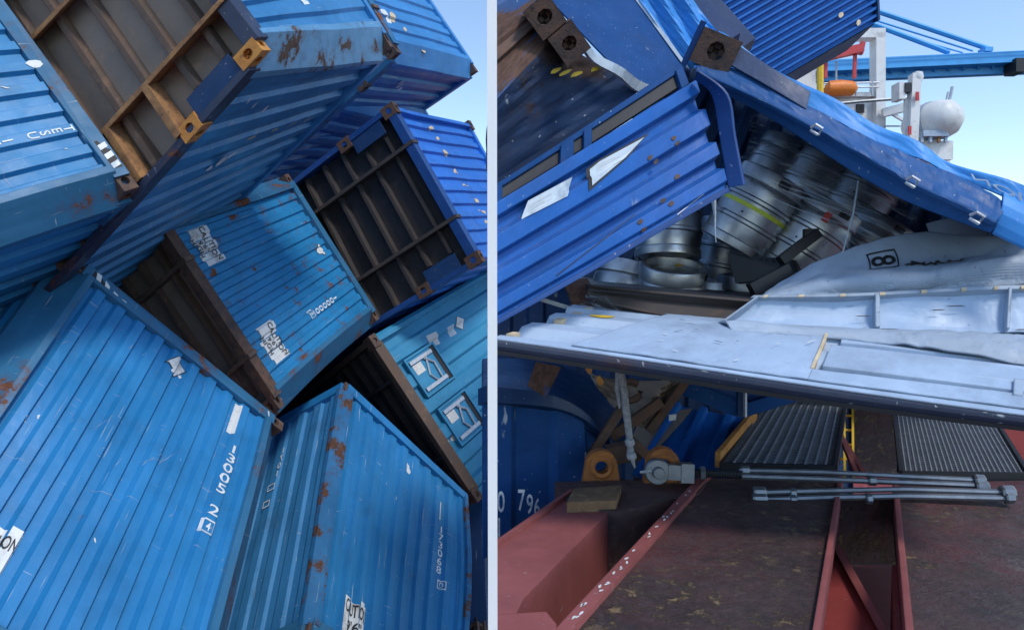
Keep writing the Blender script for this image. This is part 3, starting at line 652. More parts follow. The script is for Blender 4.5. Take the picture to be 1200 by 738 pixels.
# labels and rust spots on the torn wall
def spoly(pts):
    # flat print placed by fraction along / across the wall
    return [(a*S.A, b*S.B) for a, b in pts]
lab = [(q[0]*S.B) for q in gr]
def slay(fl, name, mat, eps): return fl.lay(name, mat, bc, lambda x, y: S.m(x, y, eps+max(-.012, sprof(x/S.A, y/S.B))), cuty=lab)
slay(Flat().poly(spoly([(.445, .18), (.50, .165), (.715, .195), (.61, .295), (.445, .375)])), 'rhombus_label_border', 'ink', .004)
slay(Flat().poly(spoly([(.458, .20), (.505, .182), (.69, .208), (.605, .28), (.458, .345)])), 'rhombus_label', 'labelblue', .008)
slay(Flat().poly(spoly([(.2, .15), (.385, .175), (.355, .31), (.165, .275)])), 'paper_label', 'labelblue', .006)
t = Flat()
rl = random.Random(12)
for i in range(4):
    t.poly(spoly([(.49, .20+.022*i), (.57+.02*(i%2), .215+.02*i), (.57+.02*(i%2), .222+.02*i), (.49, .207+.022*i)]))
    t.poly(spoly([(.20, .19+.02*i), (.30-.03*(i%2), .203+.02*i), (.30-.03*(i%2), .209+.02*i), (.20, .196+.02*i)]))
slay(t, 'label_print', 'chipgrey', .011)['kind'] = 'stuff'
for a, b in ((.70, .40), (.72, .46), (.80, .36), (.81, .42), (.63, .86), (.64, .94), (.72, .80), (.74, .86), (.78, .68)): slay(Flat().poly(blob(rl, a*S.A, b*S.B, .016, .011)), 'rust_spot', 'cast', .004)
slay(Flat().poly(spoly([(.30, .90), (.62, .775), (.62, .782), (.30, .91)])), 'scrape', 'dark', .004)
slay(Flat().poly(spoly([(.76, .97), (.86, .93), (.86, .937), (.76, .98)])), 'scrape', 'chipgrey', .004)

# ------------------------------------------------------------------ kegs
KEGP = [(0, .012), (.17, .012), (.176, 0), (.198, 0), (.2, .012), (.2, .055), (.193, .065), (.197, .1), (.2, .125), (.2, .165), (.209, .175), (.209, .195), (.2, .205), (.2, .325), (.209, .335), (.209, .355), (.2, .365), (.2, .41), (.196, .44), (.190, .462), (.185, .468)]
KEGP = [(r, z*.8) for r, z in KEGP]
KEGT = [(.188, .466), (.2, .47), (.2, .54), (.195, .548), (.176, .548), (.172, .54), (.172, .49), (.10, .505), (0, .508)]
KEGT = [(r, z-.0935) for r, z in KEGT]
def keg(x, y, d, ax, label, tape=False, sticker=None, slot=.3, red=False):
    ax = camvec(*ax); org = P(x, y, d) - ax*.22
    t = thing('steel_keg', label, 'keg', org.to_tuple(), 'kegs spilling from the burst container')
    MB().lathe(KEGP, 32, org, ax).build('body', 'steel', t, smooth=True)
    MB().lathe(KEGT, 32, org, ax).build('top_chime', 'steel', t, smooth=True)
    tocam = (Vector((0, 0, CAM_H))-org); a = (tocam-ax*tocam.dot(ax)).normalized(); b = ax.cross(a)
    def cyl(ang, z, r): return org + ax*z + (a*math.cos(ang)+b*math.sin(ang))*r
    for k in (0, 1):
        Flat().poly([(slot+k*2.6+.17*cq+.0, .414+.018*sq) for cq, sq in [(-1, -.7), (-.9, -1), (.9, -1), (1, -.7), (1, .7), (.9, 1), (-.9, 1), (-1, .7)]]).lay('hand_hole', 'gap', t, lambda u, v: cyl(u, v, .2012), cutx=[slot+k*2.6-.1, slot+k*2.6, slot+k*2.6+.1])
    if tape: MB().grid([-1.6+.2*i for i in range(17)], [.222, .246], lambda u, v: cyl(u, v, .2018)).build('tape_band', 'tape', t)
    if sticker: MB().grid([sticker-.14, sticker, sticker+.14], [.02, .08], lambda u, v: org+ax*.420+(a*math.cos(u)+b*math.sin(u))*(.075+v)).build('keg_label', 'yellow', t)
    if red: Flat().poly([(.02, .33), (.2, .33), (.2, .39), (.02, .39)]).lay('keg_label', 'shipred', t, lambda u, v: cyl(u, v, .204))
    Flat().poly(oct2(-.25, .19, .03, .006)).lay('bung', 'gap', t, lambda u, v: cyl(u, v, .2025))
    return t
keg(881, 250, 3.95, (.5, .86, -.22), 'tilted steel keg with a lime yellow tape band, nearest the torn wall', tape=True, slot=.35)
keg(944, 281, 3.95, (.5, .8, -.2), 'tilted steel keg behind the black pallet, beside the lime taped keg', slot=.5, red=True)
keg(783, 262, 4.2, (.05, 1, .12), 'upright steel keg just under the lower edge of the torn blue wall', slot=2)
keg(784, 354, 4.1, (.04, 1, -.38), 'half sunk steel keg with a yellow label on its top', sticker=2.9, slot=1.3)
keg(727, 352, 4.3, (.25, 1, .05), 'steel keg mostly hidden at the far left of the keg pile', slot=2)
keg(833, 372, 4.35, (0, 1, -.1), 'steel keg low in the dark between the yellow labelled keg and the pallet', slot=2)
keg(878, 368, 4.2, (.03, 1, -.15), 'steel keg low in front of the black pallet, only its top showing', slot=2)
keg(955, 208, 4.6, (.5, .8, -.15), 'shrink wrapped keg high in the dark behind the long rail', slot=.4)
keg(1008, 232, 4.45, (.5, .8, -.15), 'shrink wrapped keg in shadow at right above the white torn sheet', slot=.4, red=True)
keg(1012, 300, 4.2, (.5, .8, -.15), 'rightmost shrink wrapped keg low behind the white torn sheet', slot=.4)
keg(850, 300, 4.6, (.2, 1, -.1), 'steel keg deep in the dark between the upright keg and the taped one', slot=2)
keg(905, 205, 4.75, (.5, .8, -.1), 'shrink wrapped keg in the dark directly behind the taped keg', slot=.4)
# black plastic pallet
pl = thing('plastic_pallet', 'broken black plastic pallet wedged between the kegs', 'pallet', P(890, 320, 3.7))
MB().bar(P(958, 273, 3.62), P(914, 306, 3.60), .05, .06, camvec(0, 0, 1)).build('broken_rail', 'blackplastic', pl)
MB().bar(P(958, 274, 3.62), P(942, 274, 3.62), .05, .035, camvec(0, 0, 1)).build('rail_stub', 'blackplastic', pl)
DK = Patch([[P(852, 296, 3.95), P(928, 304, 3.66)], [P(862, 332, 3.9), P(938, 322, 3.6)]]); DK.sheet('deck', 'blackplastic', pl, 1, 1, None, .05)
for i in range(5): DK.bar('deck_slot', 'gap', pl, .5+.09*i, .56+.09*i, .1, .3, .0, .004, 1)
MB().bar(P(925, 316, 3.55), P(880, 340, 3.55), .07, .07, camvec(0, 0, 1)).build('leg_block', 'blackplastic', pl)
# stretch wrap
fm = Patch([[P(862, 180, 3.75), P(960, 196, 3.6), P(1090, 246, 3.5)], [P(872, 200, 3.72), P(955, 240, 3.55), P(1040, 286, 3.45)], [P(905, 225, 3.75), P(960, 262, 3.6), P(1000, 300, 3.5)]])
o = fm.sheet('stretch_wrap', 'film', None, 24, 12, lambda a, b: .02*math.sin(a*9+b*14)+.012*math.sin(b*40+a*6), .002, smooth=True); tag(o, 'clear plastic stretch wrap pulled across the tilted kegs', 'plastic wrap')
fm2 = Patch([[P(880, 130, 3.9), P(960, 160, 3.8), P(1060, 225, 3.6)], [P(875, 185, 3.9), P(960, 205, 3.75), P(1075, 262, 3.55)]])
o = fm2.sheet('stretch_wrap', 'film', None, 24, 10, lambda a, b: .03*math.sin(a*7+b*9), .002, smooth=True); tag(o, 'hazy stretch wrap hanging over the kegs in the dark under the long rail', 'plastic wrap')
rs = random.Random(6)
for i in range(9):
    x0, y0 = 872+rs.uniform(0, 70), 190+rs.uniform(0, 45); ln = rs.uniform(50, 120)
    p0, p2 = P(x0, y0, 3.62), P(x0+ln, y0+ln*rs.uniform(.3, .5), 3.5); pm = (p0+p2)/2+Vector((0, 0, -rs.uniform(0, .02)))
    o = MB().tube([p0, pm, p2], .0012, 4).build('wrap_strand', 'labelblue'); tag(o, 'thin twisted strand of clear stretch wrap across the kegs', 'wrap strand', 'strands of torn stretch wrap')
o = MB().tube([P(1006, 212, 3.45), P(1000, 250, 3.44), P(985, 305, 3.42)], .005, 6).build('wrap_strand', 'labelblue'); tag(o, 'thick upright strand of stretch wrap hanging in front of the right kegs', 'wrap strand')
o = MB().tube([P(836, 232, 3.4), P(838, 255, 3.42), P(838, 272, 3.42), P(839, 284, 3.42)], [.014, .005, .003, .002], 6).build('wrap_strand', 'labelblue'); tag(o, 'ragged wisp of wrap dangling below the corner of the torn wall', 'wrap strand')

# ------------------------------------------------------------------ white torn sheets
rp = thing('roof_panel', 'long white lining panel lying across the middle, ribbed at its left end', 'torn panel', P(900, 440, 2.7))
W1 = Patch([[P(577, 396, 2.62), P(760, 422, 2.58), P(980, 455, 2.50), P(1225, 489, 2.40)], [P(640, 374, 3.0), P(800, 385, 2.98), P(1000, 399, 2.88), P(1225, 424, 2.78)], [P(672, 357, 3.28), P(812, 370, 3.26), P(1000, 385, 3.14), P(1225, 412, 3.02)]], Vector((0, 0, 1)))
rib = [(0, 0), (.06, 0), (.09, .0), (.14, -.04), (.22, -.04), (.27, 0), (.36, 0), (.41, -.04), (.49, -.04), (.54, 0), (.63, 0), (.68, -.045), (.77, -.045), (.82, 0), (.9, 0), (1, 0)]
w1p = lambda a, b: interp(rib, b) + .012*math.sin(a*7+1)*math.sin(b*3.1)
W1.sheet('ribbed_sheet', 'white', rp, 30, 8, w1p, .006, 31, vs=[q[0] for q in rib])
cv = lambda a, b: .012*math.sin(a*7+1)*math.sin(b*3.1) + crease(a*2, b, .3, 1.)
mb = MB(); us = [i/30 for i in range(31)]
def cover(u, v, q):                  # the flat cover starts on a slant
    a0 = .165+.185*(1-v)*0 + .02 + .16*v*.6; a = a0+(.615-a0)*u
    b = .05+.82*v; return (a*W1.A, b*W1.B, .010+cv(a, b)-.006*q)
MB().slab([i/48 for i in range(49)], [i/12 for i in range(13)], cover).build('cover_sheet', 'white', rp, lambda x, y, z: W1.m(x, y, z), 33)
W1.sheet('cover_sheet', 'white', rp, 14, 2, cv, .006, 34, a0=.615, a1=1, b0=.05, b1=.16, lift=.010)
W1.sheet('cover_sheet', 'white', rp, 14, 2, cv, .006, 35, a0=.617, a1=1, b0=.66, b1=.87, lift=.011)
W1.bar('inner_strip', 'white', rp, .63, 1, .20, .40, -.02, .006, 14, 36); W1.bar('inner_strip', 'white', rp, .645, 1, .46, .60, -.03, -.002, 14, 37)
W1.bar('recess_edge', 'chip', rp, .612, .618, .16, .66, -.03, .012, 4, 38, True)
for a, b in ((.90, .50), (.925, .14)): W1.bar('joint_clip', 'whitedull', rp, a, a+.018, b, b+.12, .0, .02, 1)
FLP = Patch([[P(577, 396, 2.625), P(760, 422, 2.585), P(980, 455, 2.505), P(1225, 489, 2.405)], [P(577, 412, 2.63), P(760, 440, 2.60), P(980, 474, 2.52), P(1225, 506, 2.42)]])
FLP.sheet('front_rail', 'lipdark', rp, 30, 4, lambda a, b: .012*math.sin(b*3.1), .03, 39)
FLP.bar('front_rail_rib', 'dark', rp, 0, 1, .82, 1.1, -.03, .012, 26)
rl = random.Random(22)
W1.lay(Flat().poly(blob(rl, W1.A*.15, W1.B*.60, .07, .035)), 'paint_patch', 'yellow', rp, eps=.004, prof=w1p, cuty=[q[0]*W1.B for q in rib])
for i in range(34):
    a, b = rl.uniform(.3, .98), rl.uniform(.1, .84)
    if a > .6 and .16 < b < .66: continue
    q = rl.uniform(-.5, .9); ln = rl.uniform(.006, .035)
    W1.lay(Flat().poly(blob(rl, a*W1.A, b*W1.B, ln, .003, 6, .4, q)), 'scuff', 'chipgrey' if i % 3 else 'ink', rp, eps=.0145)
for i in range(5): W1.bar('rib_end_bracket', 'chip', rp, .02+.012*i, .045+.012*i, .1+.18*i, .16+.18*i, -.03, .008, 1)
# upright white band with stiffeners
ub = thing('white_side_rail', 'upright white rail band with welded stiffeners, behind the long white panel', 'torn panel', P(1000, 388, 3.0))
W2 = Patch([[P(880, 352, 3.16), P(1005, 350, 3.08), P(1144, 343, 2.98), P(1225, 341, 2.93)], [P(838, 380, 3.12), P(1003, 387, 3.0), P(1140, 390, 2.90), P(1225, 388, 2.85)]])
W2.sheet('web', 'white', ub, 60, 10, lambda a, b: -.02*math.sin(b*3.1)+.006*math.sin(a*17)+crease(a, b*.5, .7, 9.), .008, 41)
for a in (.035, .385, .785): W2.bar('stiffener', 'whitedull', ub, a-.006, a+.006, .0, 1, -.02, .035, 5, 42, True)
W2.bar('top_flange', 'whitedull', ub, .0, 1, -.06, .04, -.02, .03, 24, 43)
for i in range(9): W2.bar('weld_lump', 'chip', ub, .06+.11*i, .075+.11*i, -.02, .06, .028, .038, 1)
W2b = Patch([[P(838, 380, 3.12), P(1003, 387, 3.0), P(1140, 390, 2.90), P(1225, 392, 2.85)], [P(858, 387, 2.98), P(1010, 399, 2.88), P(1100, 408, 2.80), P(1225, 432, 2.70)]])
W2b.sheet('curled_lip', 'whitedull', ub, 60, 12, lambda a, b: .03*math.sin(b*3.1)+crease(a, b, .8, 5.), .008, 45)
for a, b, l in ((.55, .45, .03), (.60, .36, .05), (.35, .6, .03), (.86, .98, .06), (.42, .98, .05)): W2.lay(Flat().poly(blob(rl, a*W2.A, b*W2.B, l, .004, 6, .3)), 'scuff', 'ink', ub, eps=.012)
# torn sheet with the boxed 8
ts = thing('torn_white_sheet', 'crumpled white inner sheet with a boxed 8 turned on its side', 'torn panel', P(1060, 345, 3.3))
W3 = Patch([[P(893, 345, 3.42), P(950, 310, 3.44), P(1010, 286, 3.42), P(1075, 272, 3.38), P(1150, 276, 3.32), P(1235, 268, 3.25)],
            [P(894, 346, 3.36), P(955, 322, 3.34), P(1020, 308, 3.32), P(1090, 300, 3.28), P(1160, 298, 3.2), P(1235, 292, 3.12)],
            [P(895, 347, 3.32), P(960, 331, 3.22), P(1020, 325, 3.18), P(1090, 318, 3.12), P(1150, 306, 3.06), P(1235, 302, 3.0)],
            [P(896, 348, 3.28), P(960, 347, 3.20), P(1020, 347, 3.16), P(1090, 344, 3.1), P(1150, 336, 3.04), P(1235, 331, 2.98)]])
W3.sheet('sheet', 'whitedull', ts, 80, 36, lambda a, b: crease(a, b, .7, 13.), .004, 47)
def w3(fl, n, m): return fl.lay(n, m, ts, lambda x, y: W3(x, y, .006+crease(x, y, .7, 13.)), cutx=[i/60 for i in range(60)], cuty=[i/30 for i in range(30)])
kx, ky = 1/W3.A, 1/W3.B
fr8 = Flat()
for q in ((.395, .495, .215, .235), (.395, .495, .485, .505), (.395, .400, .215, .505), (.490, .495, .215, .505)): fr8.poly([(q[0], q[2]), (q[1], q[2]), (q[1], q[3]), (q[0], q[3])])
w3(fr8, 'digit_frame', 'ink')
def side(q, a, b, h, wide):          # a figure lying on its side
    vs, fs, wd = glyphs(q); fl = Flat(); fl.v = [(a-h*.5+y*h, b+(x-wd/2)*wide) for x, y in vs]; fl.f = list(fs); return fl
w3(side('8', .445, .36, .080, .25), 'lying_figure', 'ink')
for q, a, b in (('4', .545, .47), ('3', .60, .50), ('2', .645, .52), ('7', .69, .53)): w3(side(q, a, b, .06, .17), 'lying_figure', 'ink')
CR = Patch([[P(895, 347, 3.3), P(1020, 348, 3.18), P(1150, 338, 3.04), P(1225, 332, 2.98)], [P(895, 351, 3.3), P(1020, 352, 3.18), P(1150, 345, 3.06), P(1225, 341, 3.0)]]); CR.sheet('blue_edge', 'railR', ts, 20, 2, None, .01)
o = Patch([[P(1085, 262, 3.5), P(1130, 258, 3.44), P(1165, 272, 3.4)], [P(1092, 280, 3.46), P(1130, 284, 3.4), P(1160, 282, 3.36)]]).sheet('grey_tarp_flap', 'whitedull', None, 8, 6, lambda a, b: .02*math.sin(a*5), .004, 49, smooth=True); tag(o, 'small grey crumpled flap above the torn white sheet', 'torn panel')

# ------------------------------------------------------------------ upper right containers
u1 = thing('shipping_container', 'rust streaked container at upper middle whose corner shows two stacked castings', 'shipping container', P(650, 100, 3.3), 'containers of the right stack')
F1 = Patch([[P(577, -60, 3.5), P(612, -60, 3.55)], [P(577, 122, 3.12), P(648, 46, 3.34)]]); F1.sheet('end_wall', 'blueR2', u1, 6, 12, lambda a, b: .02*math.sin(b*22)*(b < .8), .01, 51)
F2 = Patch([[P(577, 122, 3.12), P(610, 86, 3.22), P(648, 46, 3.34)], [P(577, 226, 3.3), P(670, 165, 3.55), P(765, 104, 3.9)]]); F2.sheet('side_wall', 'rustwash', u1, 30, 20, lambda a, b: -.03*math.sin(b*3)+crease(b, a, .8, 41.), .01, 52)
F1.bar('bottom_rail', 'cast', u1, 0, 1, .70, .78, -.01, .02, 4)
ex, ey, ez = flushframe((632, -8, 3.2), (672, 48, 3.2), (612, 12, 3.2)); co2 = P(636, -6, 3.16)
for i in (0, 1): MB().casting(i*.165, i*.165+.16, -.02-.02*i, .12-.02*i, 0, .16).build('corner_casting', 'cast', u1, lambda x, y, z: co2+ex*x+ey*y+ez*z, 4)
ER = Patch([[P(676, 42, 3.34), P(715, 72, 3.55), P(764, 101, 3.85)], [P(672, 50, 3.33), P(712, 82, 3.54), P(756, 111, 3.84)]]); ER.sheet('edge_rail', 'labelblue', u1, 14, 2, lambda a, b: .015*math.sin(a*13), .02, 53, label='buckled pale edge rail')
for a, b in ((.71, .20), (.74, .28), (.78, .36), (.90, .44)): F2.lay(Flat().poly(blob(rl, F2.A*a, F2.B*b, .03, .012, 7, .4, .3)), 'paint_chip', 'yellow', u1, eps=.02)
u2 = thing('shipping_container', 'dark blue container between the two casting corners at top, with brushed scrapes', 'shipping container', P(730, 60, 4.4), 'containers of the right stack')
U2 = Patch([[P(625, -20, 4.5), P(735, -20, 4.9)], [P(760, 120, 4.2), P(806, 78, 4.5)]]); U2.sheet('side_wall', 'blueR3', u2, 8, 14, lambda a, b: .006*math.sin(a*9), .01, 54)
U3 = Patch([[P(733, -20, 4.88), P(800, -20, 4.7)], [P(804, 80, 4.48), P(862, 66, 4.4)]]); U3.sheet('lining_strip', 'skyblue', u2, 14, 10, lambda a, b: .035*math.sin(a*16+b*4), .008, 55, label='crumpled brighter blue strip')
U2b = Patch([[P(730, -20, 4.86), P(737, -20, 4.84)], [P(802, 78, 4.46), P(808, 80, 4.44)]]); U2b.sheet('edge_rail', 'labelblue', u2, 2, 8, None, .02, 56)
MB().bar(P(790, -20, 4.9), P(858, 50, 4.7), .12, .1, camvec(0, 0, 1)).build('corner_post', 'navy', u2)
u4 = thing('shipping_container', 'topmost finely corrugated blue container reaching right towards the sky', 'shipping container', P(900, 60, 7.5), 'containers of the right stack')
cw = []
for i in range(18):
    a = i/18; cw += [(a, 0), (a+.018, 0), (a+.028, -.05), (a+.045, -.05)]
cw.append((1, 0))
U4 = Patch([[P(740, 30, 6.6), P(1022, -130, 8.2)], [P(745, 190, 6.5), P(1029, 25, 8.0)]]); U4.sheet('side_wall', 'blueR', u4, 6, 1, lambda a, b: interp(cw, b), .008, 57, vs=[q[0] for q in cw])
back = camvec(.35, .25, 1)*2.4
mb = MB(); q = [P(745, 190, 6.52), P(1029, 25, 8.02), P(1022, -130, 8.22), P(740, 30, 6.62)]
q = [v+camvec(0, 0, 1)*.1 for v in q]; mb.add(q+[v+back for v in q], [(4, 5, 6, 7), (0, 1, 5, 4), (1, 2, 6, 5), (2, 3, 7, 6), (3, 0, 4, 7)]); mb.build('body_walls', 'blueR3', u4)
U4.bar('edge_rail', 'navy', u4, .995, 1.004, 0, 1, -.07, .02, 6, 0, True)
for a, b in ((.90, .93), (.82, .8)): U4.lay(Flat().poly(blob(rl, U4.A*a, U4.B*b, .06, .035, 7, .4, .3)), 'paint_chip', 'chip', u4, eps=.012)
MB().bar(P(793, -30, 6.4), P(872, 60, 6.2), .2, .2, camvec(0, 0, 1)).build('corner_post', 'navy', u4)
# ------------------------------------------------------------------ hatch level, lower right
DZ = 10.95
def slabp(pts, z0, z1, name, mat, parent=None, seed=0, n=1):
    return MB().prism([(p.x, p.y) for p in pts], z0, z1).build(name, mat, parent, (lambda x, y, z: Vector((x, y, z))) if seed else None, seed)
GZ = lambda x, y: G(x, y, DZ)
cb = thing('coaming_beam', 'faded red box beam at lower left of the hatch deck', 'deck beam', GZ(640, 650))
slabp([GZ(577, 641), GZ(668, 577), GZ(722, 590), GZ(707, 606), GZ(614, 700), GZ(600, 727), GZ(577, 731)], 9.6, DZ, 'beam_box', 'pinkred', cb)
slabp([GZ(579, 731), GZ(640, 727), GZ(652, 742), GZ(646, 800), GZ(584, 800), GZ(583, 745)], 9.8, DZ+.03, 'rounded_lug', 'pinkred', cb)
slabp([GZ(577, 641), GZ(668, 577), GZ(671, 579), GZ(579, 644)], DZ-.02, DZ+.02, 'edge_bar', 'pinkred', cb)
MB().box(-.05, 2.4, 1.6, 9, 10.2, 10.3).build('pit_floor', 'plate', kind='structure')
h1 = thing('hatch_cover', 'dark scabbed hatch cover plate in the lower middle with a pale chipped edge', 'hatch cover', GZ(840, 650), 'hatch covers of the cargo hold')
a = [GZ(826, 561), GZ(985, 556), GZ(957, 738), GZ(948, 800), GZ(612, 800), GZ(670, 738)]
slabp(a, DZ-.16, DZ, 'cover_plate', 'plate', h1)
MB().bar(GZ(829, 558)+Vector((0, 0, -.02)), GZ(612, 800)+Vector((0, 0, -.02)), .045, .09).build('edge_bar', 'pinkred', h1)
MB().bar(GZ(986, 556)+Vector((0, 0, -.03)), GZ(948, 800)+Vector((0, 0, -.03)), .02, .10).build('edge_bar', 'pinkred', h1)
rq = random.Random(5)
for i in range(26):
    t = rq.random()**.7; q = GZ(829, 558).lerp(GZ(612, 800), .15+.7*t); d = (GZ(612, 800)-GZ(829, 558)).normalized()
    ang = math.atan2(d.y, d.x)
    Flat().poly(blob(rq, q.x+rq.uniform(-.012, .012), q.y, .018, .006, 7, .5, ang+rq.uniform(-.5, .5))).lay('paint_chip', 'chipgrey', h1, lambda u, v: Vector((u, v, DZ+.027)))
h2 = thing('hatch_cover', 'wet looking dark red hatch cover plate at lower right under the gratings', 'hatch cover', GZ(1130, 650), 'hatch covers of the cargo hold')
slabp([GZ(1046, 566), GZ(1230, 562), GZ(1250, 800), GZ(1068, 800)], DZ-.16, DZ, 'cover_plate', 'platechk', h2)
MB().bar(GZ(1049, 566)+Vector((0, 0, -.03)), GZ(1071, 800)+Vector((0, 0, -.03)), .022, .1).build('edge_bar', 'pinkred', h2)
MB().bar(GZ(1055, 640)+Vector((-.02, 0, -.25)), GZ(1068, 800)+Vector((-.02, 0, -.25)), .02, .35).build('side_plate', 'red', h2)
# gratings
def grating(c, label, nb, nc):
    t = thing('deck_grating', label, 'grating', c[2].to_tuple(), 'walkway gratings')
    g = Patch([[c[0], c[1]], [c[3], c[2]]], Vector((0, 0, 1)))
    mb = MB()
    def b(p, q, w, h): mb.bar(p, q, w, h)
    for i in range(1, nb): b(g(i/nb, 0), g(i/nb, 1), .010 if nb < 20 else .0055, .03)
    o = mb.build('bearing_bars', 'galvpale', t); o['kind'] = 'stuff'
    mb = MB()
    for j in range(1, nc): mb.bar(g(0, j/nc, .008), g(1, j/nc, .008), .007, .014)
    o = mb.build('cross_rods', 'galv', t); o['kind'] = 'stuff'
    for p, q in ((c[0], c[1]), (c[1], c[2]), (c[2], c[3]), (c[3], c[0])): MB().bar(p, q, .02, .06).build('edge_frame', 'dark', t)
    for k in (.25, .75): MB().bar(g(0, k, -.07), g(1, k, -.07), .05, .08).build('bearer', 'dark', t)
    return t
grating([GZ(905, 464), GZ(992, 470), GZ(979, 551), GZ(845, 548)], 'left walkway grating with widely spaced curved bars, beside the orange edge', 11, 40)
grating([GZ(1047, 482), GZ(1166, 494), GZ(1206, 560), GZ(1056, 558)], 'right walkway grating with a fine square mesh above the wet plate', 24, 40)
MB().bar(GZ(845, 545)+Vector((-.02, 0, .03)), GZ(888, 492)+Vector((-.02, 0, .05)), .03, .09).build('orange_edge_bar', 'orange'); tag(bpy.data.objects['orange_edge_bar'], 'orange primed steel flat bar along the left edge of the left grating', 'steel bar')
# inside the slot between the covers
MB().box(.2, 12, 3.4, 16, 7.3, 7.4).build('lower_deck', 'red', kind='structure')
Patch([[P(940, 430, 9.0), P(1330, 440, 9.0)], [P(940, 560, 9.0), P(1330, 560, 9.0)]]).sheet('hold_bulkhead', 'red', None, 1, 1, None, .1)
tag(bpy.data.objects['hold_bulkhead'], 'dark red steel bulkhead seen between the two gratings', 'bulkhead')
Patch([[P(996, 470, 6.6), P(1052, 470, 6.6)], [P(996, 556, 6.2), P(1052, 556, 6.2)]]).sheet('dark_panel', 'plate', None, 1, 1, None, .06)
tag(bpy.data.objects['dark_panel'], 'dark maroon plate standing between the two gratings', 'steel plate')
bx = thing('slot_crossbeam', 'dark maroon crossbeam closing the slot between the hatch covers', 'deck beam', P(1012, 620, 3.3))
Patch([[P(976, 584, 3.42), P(1056, 584, 3.42)], [P(966, 658, 3.36), P(1056, 661, 3.36)]]).sheet('web', 'plate', bx, 2, 2, None, .08)
slabp([G(960, 662, 10.4), G(1066, 662, 10.4), G(1085, 800, 10.4), G(940, 800, 10.4)], 10.3, 10.4, 'slot_floor', 'pinkred'); tag(bpy.data.objects['slot_floor'], 'faded red lower plate at the bottom of the slot between the hatch covers', 'steel plate')
gd = thing('red_girder', 'bright red sloping girder with a pink top flange in the slot at bottom', 'girder', P(1000, 700, 2.7))
Patch([[P(960, 640, 3.15), P(986, 640, 3.15)], [P(925, 765, 2.35), P(1052, 765, 2.35)]]).sheet('web', 'red', gd, 2, 2, None, .03)
MB().bar(P(980, 640, 3.1), P(1050, 765, 2.3), .035, .03, camvec(0, 0, 1)).build('flange', 'pinkred', gd)
MB().tube([P(1053, 676, 3.1), P(1053, 684, 3.1), P(1055, 712, 3.05), P(1057, 722, 3.05)], [.008, .018, .018, .006], 10).build('yellow_float', 'yellow', smooth=True); tag(bpy.data.objects['yellow_float'], 'small yellow tube hanging under the edge of the right hatch plate', 'marker')
ld = thing('yellow_ladder', 'narrow yellow ladder beside the left grating', 'ladder', P(994, 560, 6.0))
for x in (989, 999): MB().bar(P(x, 465, 6.0), P(x+1, 560, 5.6), .018, .03).build('rail', 'yellow', ld)
for i in range(5): MB().tube([P(980, 486+17*i, 5.95-.07*i), P(1000, 487+17*i, 5.95-.07*i)], .011, 6).build('rung', 'yellow', ld)
for i in (0, 1):
    MB().bar(P(983+4*i, 505+9*i, 5.5), P(1004+9*i, 556, 5.2), .035, .03, camvec(0, 0, 1)).build('brace_bar', 'pinkred'); 
tag(bpy.data.objects['brace_bar'], 'lower pink red diagonal brace behind the ladder', 'brace'); tag(bpy.data.objects['brace_bar.001'], 'upper pink red diagonal brace behind the ladder', 'brace')
# lashing rods and turnbuckle
def rod(pts, r, label, ends):
    t = thing('lashing_rod', label, 'lashing rod', P(*pts[0]), 'lashing rods lying across the gratings')
    pp = [P(*p) for p in pts]; MB().tube(pp, r, 8).build('shaft', 'galv', t, smooth=True)
    for p, ln, q in ends:
        c = P(*p); d = (pp[-1]-pp[0]).normalized()
        MB().lathe([(0, -ln), (q*.8, -ln), (q, -ln*.7), (q, ln*.7), (q*.8, ln), (0, ln)], 8, c, d).build('end_fitting', 'galv', t)
rod([(866, 551, 3.46), (960, 553, 3.42), (1060, 558, 3.36), (1154, 563, 3.30)], .014, 'topmost lashing rod ending in a square collar', [((873, 551, 3.46), .02, .026), ((1147, 563, 3.30), .025, .032)])
rod([(868, 558, 3.44), (960, 561, 3.40), (1060, 565, 3.34), (1156, 569, 3.28)], .015, 'second lashing rod, just under the topmost one', [((1022, 563, 3.36), .018, .026), ((1150, 570, 3.28), .03, .030)])
rod([(884, 577, 3.34), (960, 575, 3.32), (1060, 573, 3.28), (1187, 577, 3.20)], .014, 'third lashing rod, reaching farthest to the right', [((890, 577, 3.34), .03, .032), ((929, 578, 3.33), .015, .028), ((1180, 577, 3.20), .03, .036)])
rod([(883, 586, 3.32), (960, 583, 3.30), (1060, 581, 3.26), (1188, 584, 3.18)], .016, 'lowest lashing rod with a fork at its left end', [((890, 585, 3.32), .035, .034), ((929, 586, 3.31), .016, .03), ((1018, 584, 3.27), .014, .028), ((1182, 583, 3.18), .02, .03)])
tb = thing('turnbuckle', 'zinc turnbuckle pinned to the right orange eye', 'turnbuckle', P(800, 553, 3.5))
fw = camvec(0, 0, 1)
ec = P(770, 552, 3.46)
MB().lathe([(.0, -.022), (.060, -.022), (.066, -.014), (.066, .014), (.060, .022), (0, .022)], 20, ec, fw).build('eye', 'galv', tb)
MB().lathe([(0, -.05), (.026, -.05), (.03, -.04), (.03, .0)], 12, ec, fw).build('pin', 'galv', tb)
MB().bar(P(782, 552, 3.46), P(800, 553, 3.46), .075, .05, fw).bar(P(797, 553, 3.46), P(812, 553.5, 3.46), .095, .06, fw).build('fork', 'galv', tb)
MB().tube([P(750, 553, 3.45), P(764, 552, 3.44)], .008, 6).build('cotter_pin', 'galvpale', tb)
mb = MB(); p0, p1 = P(812, 554, 3.46), P(868, 556, 3.44); n = 22; pr = []
d = (p1-p0); ln = d.length
for i in range(n+1): pr += [(.023, ln*i/n), (.018, ln*(i+.5)/n)]
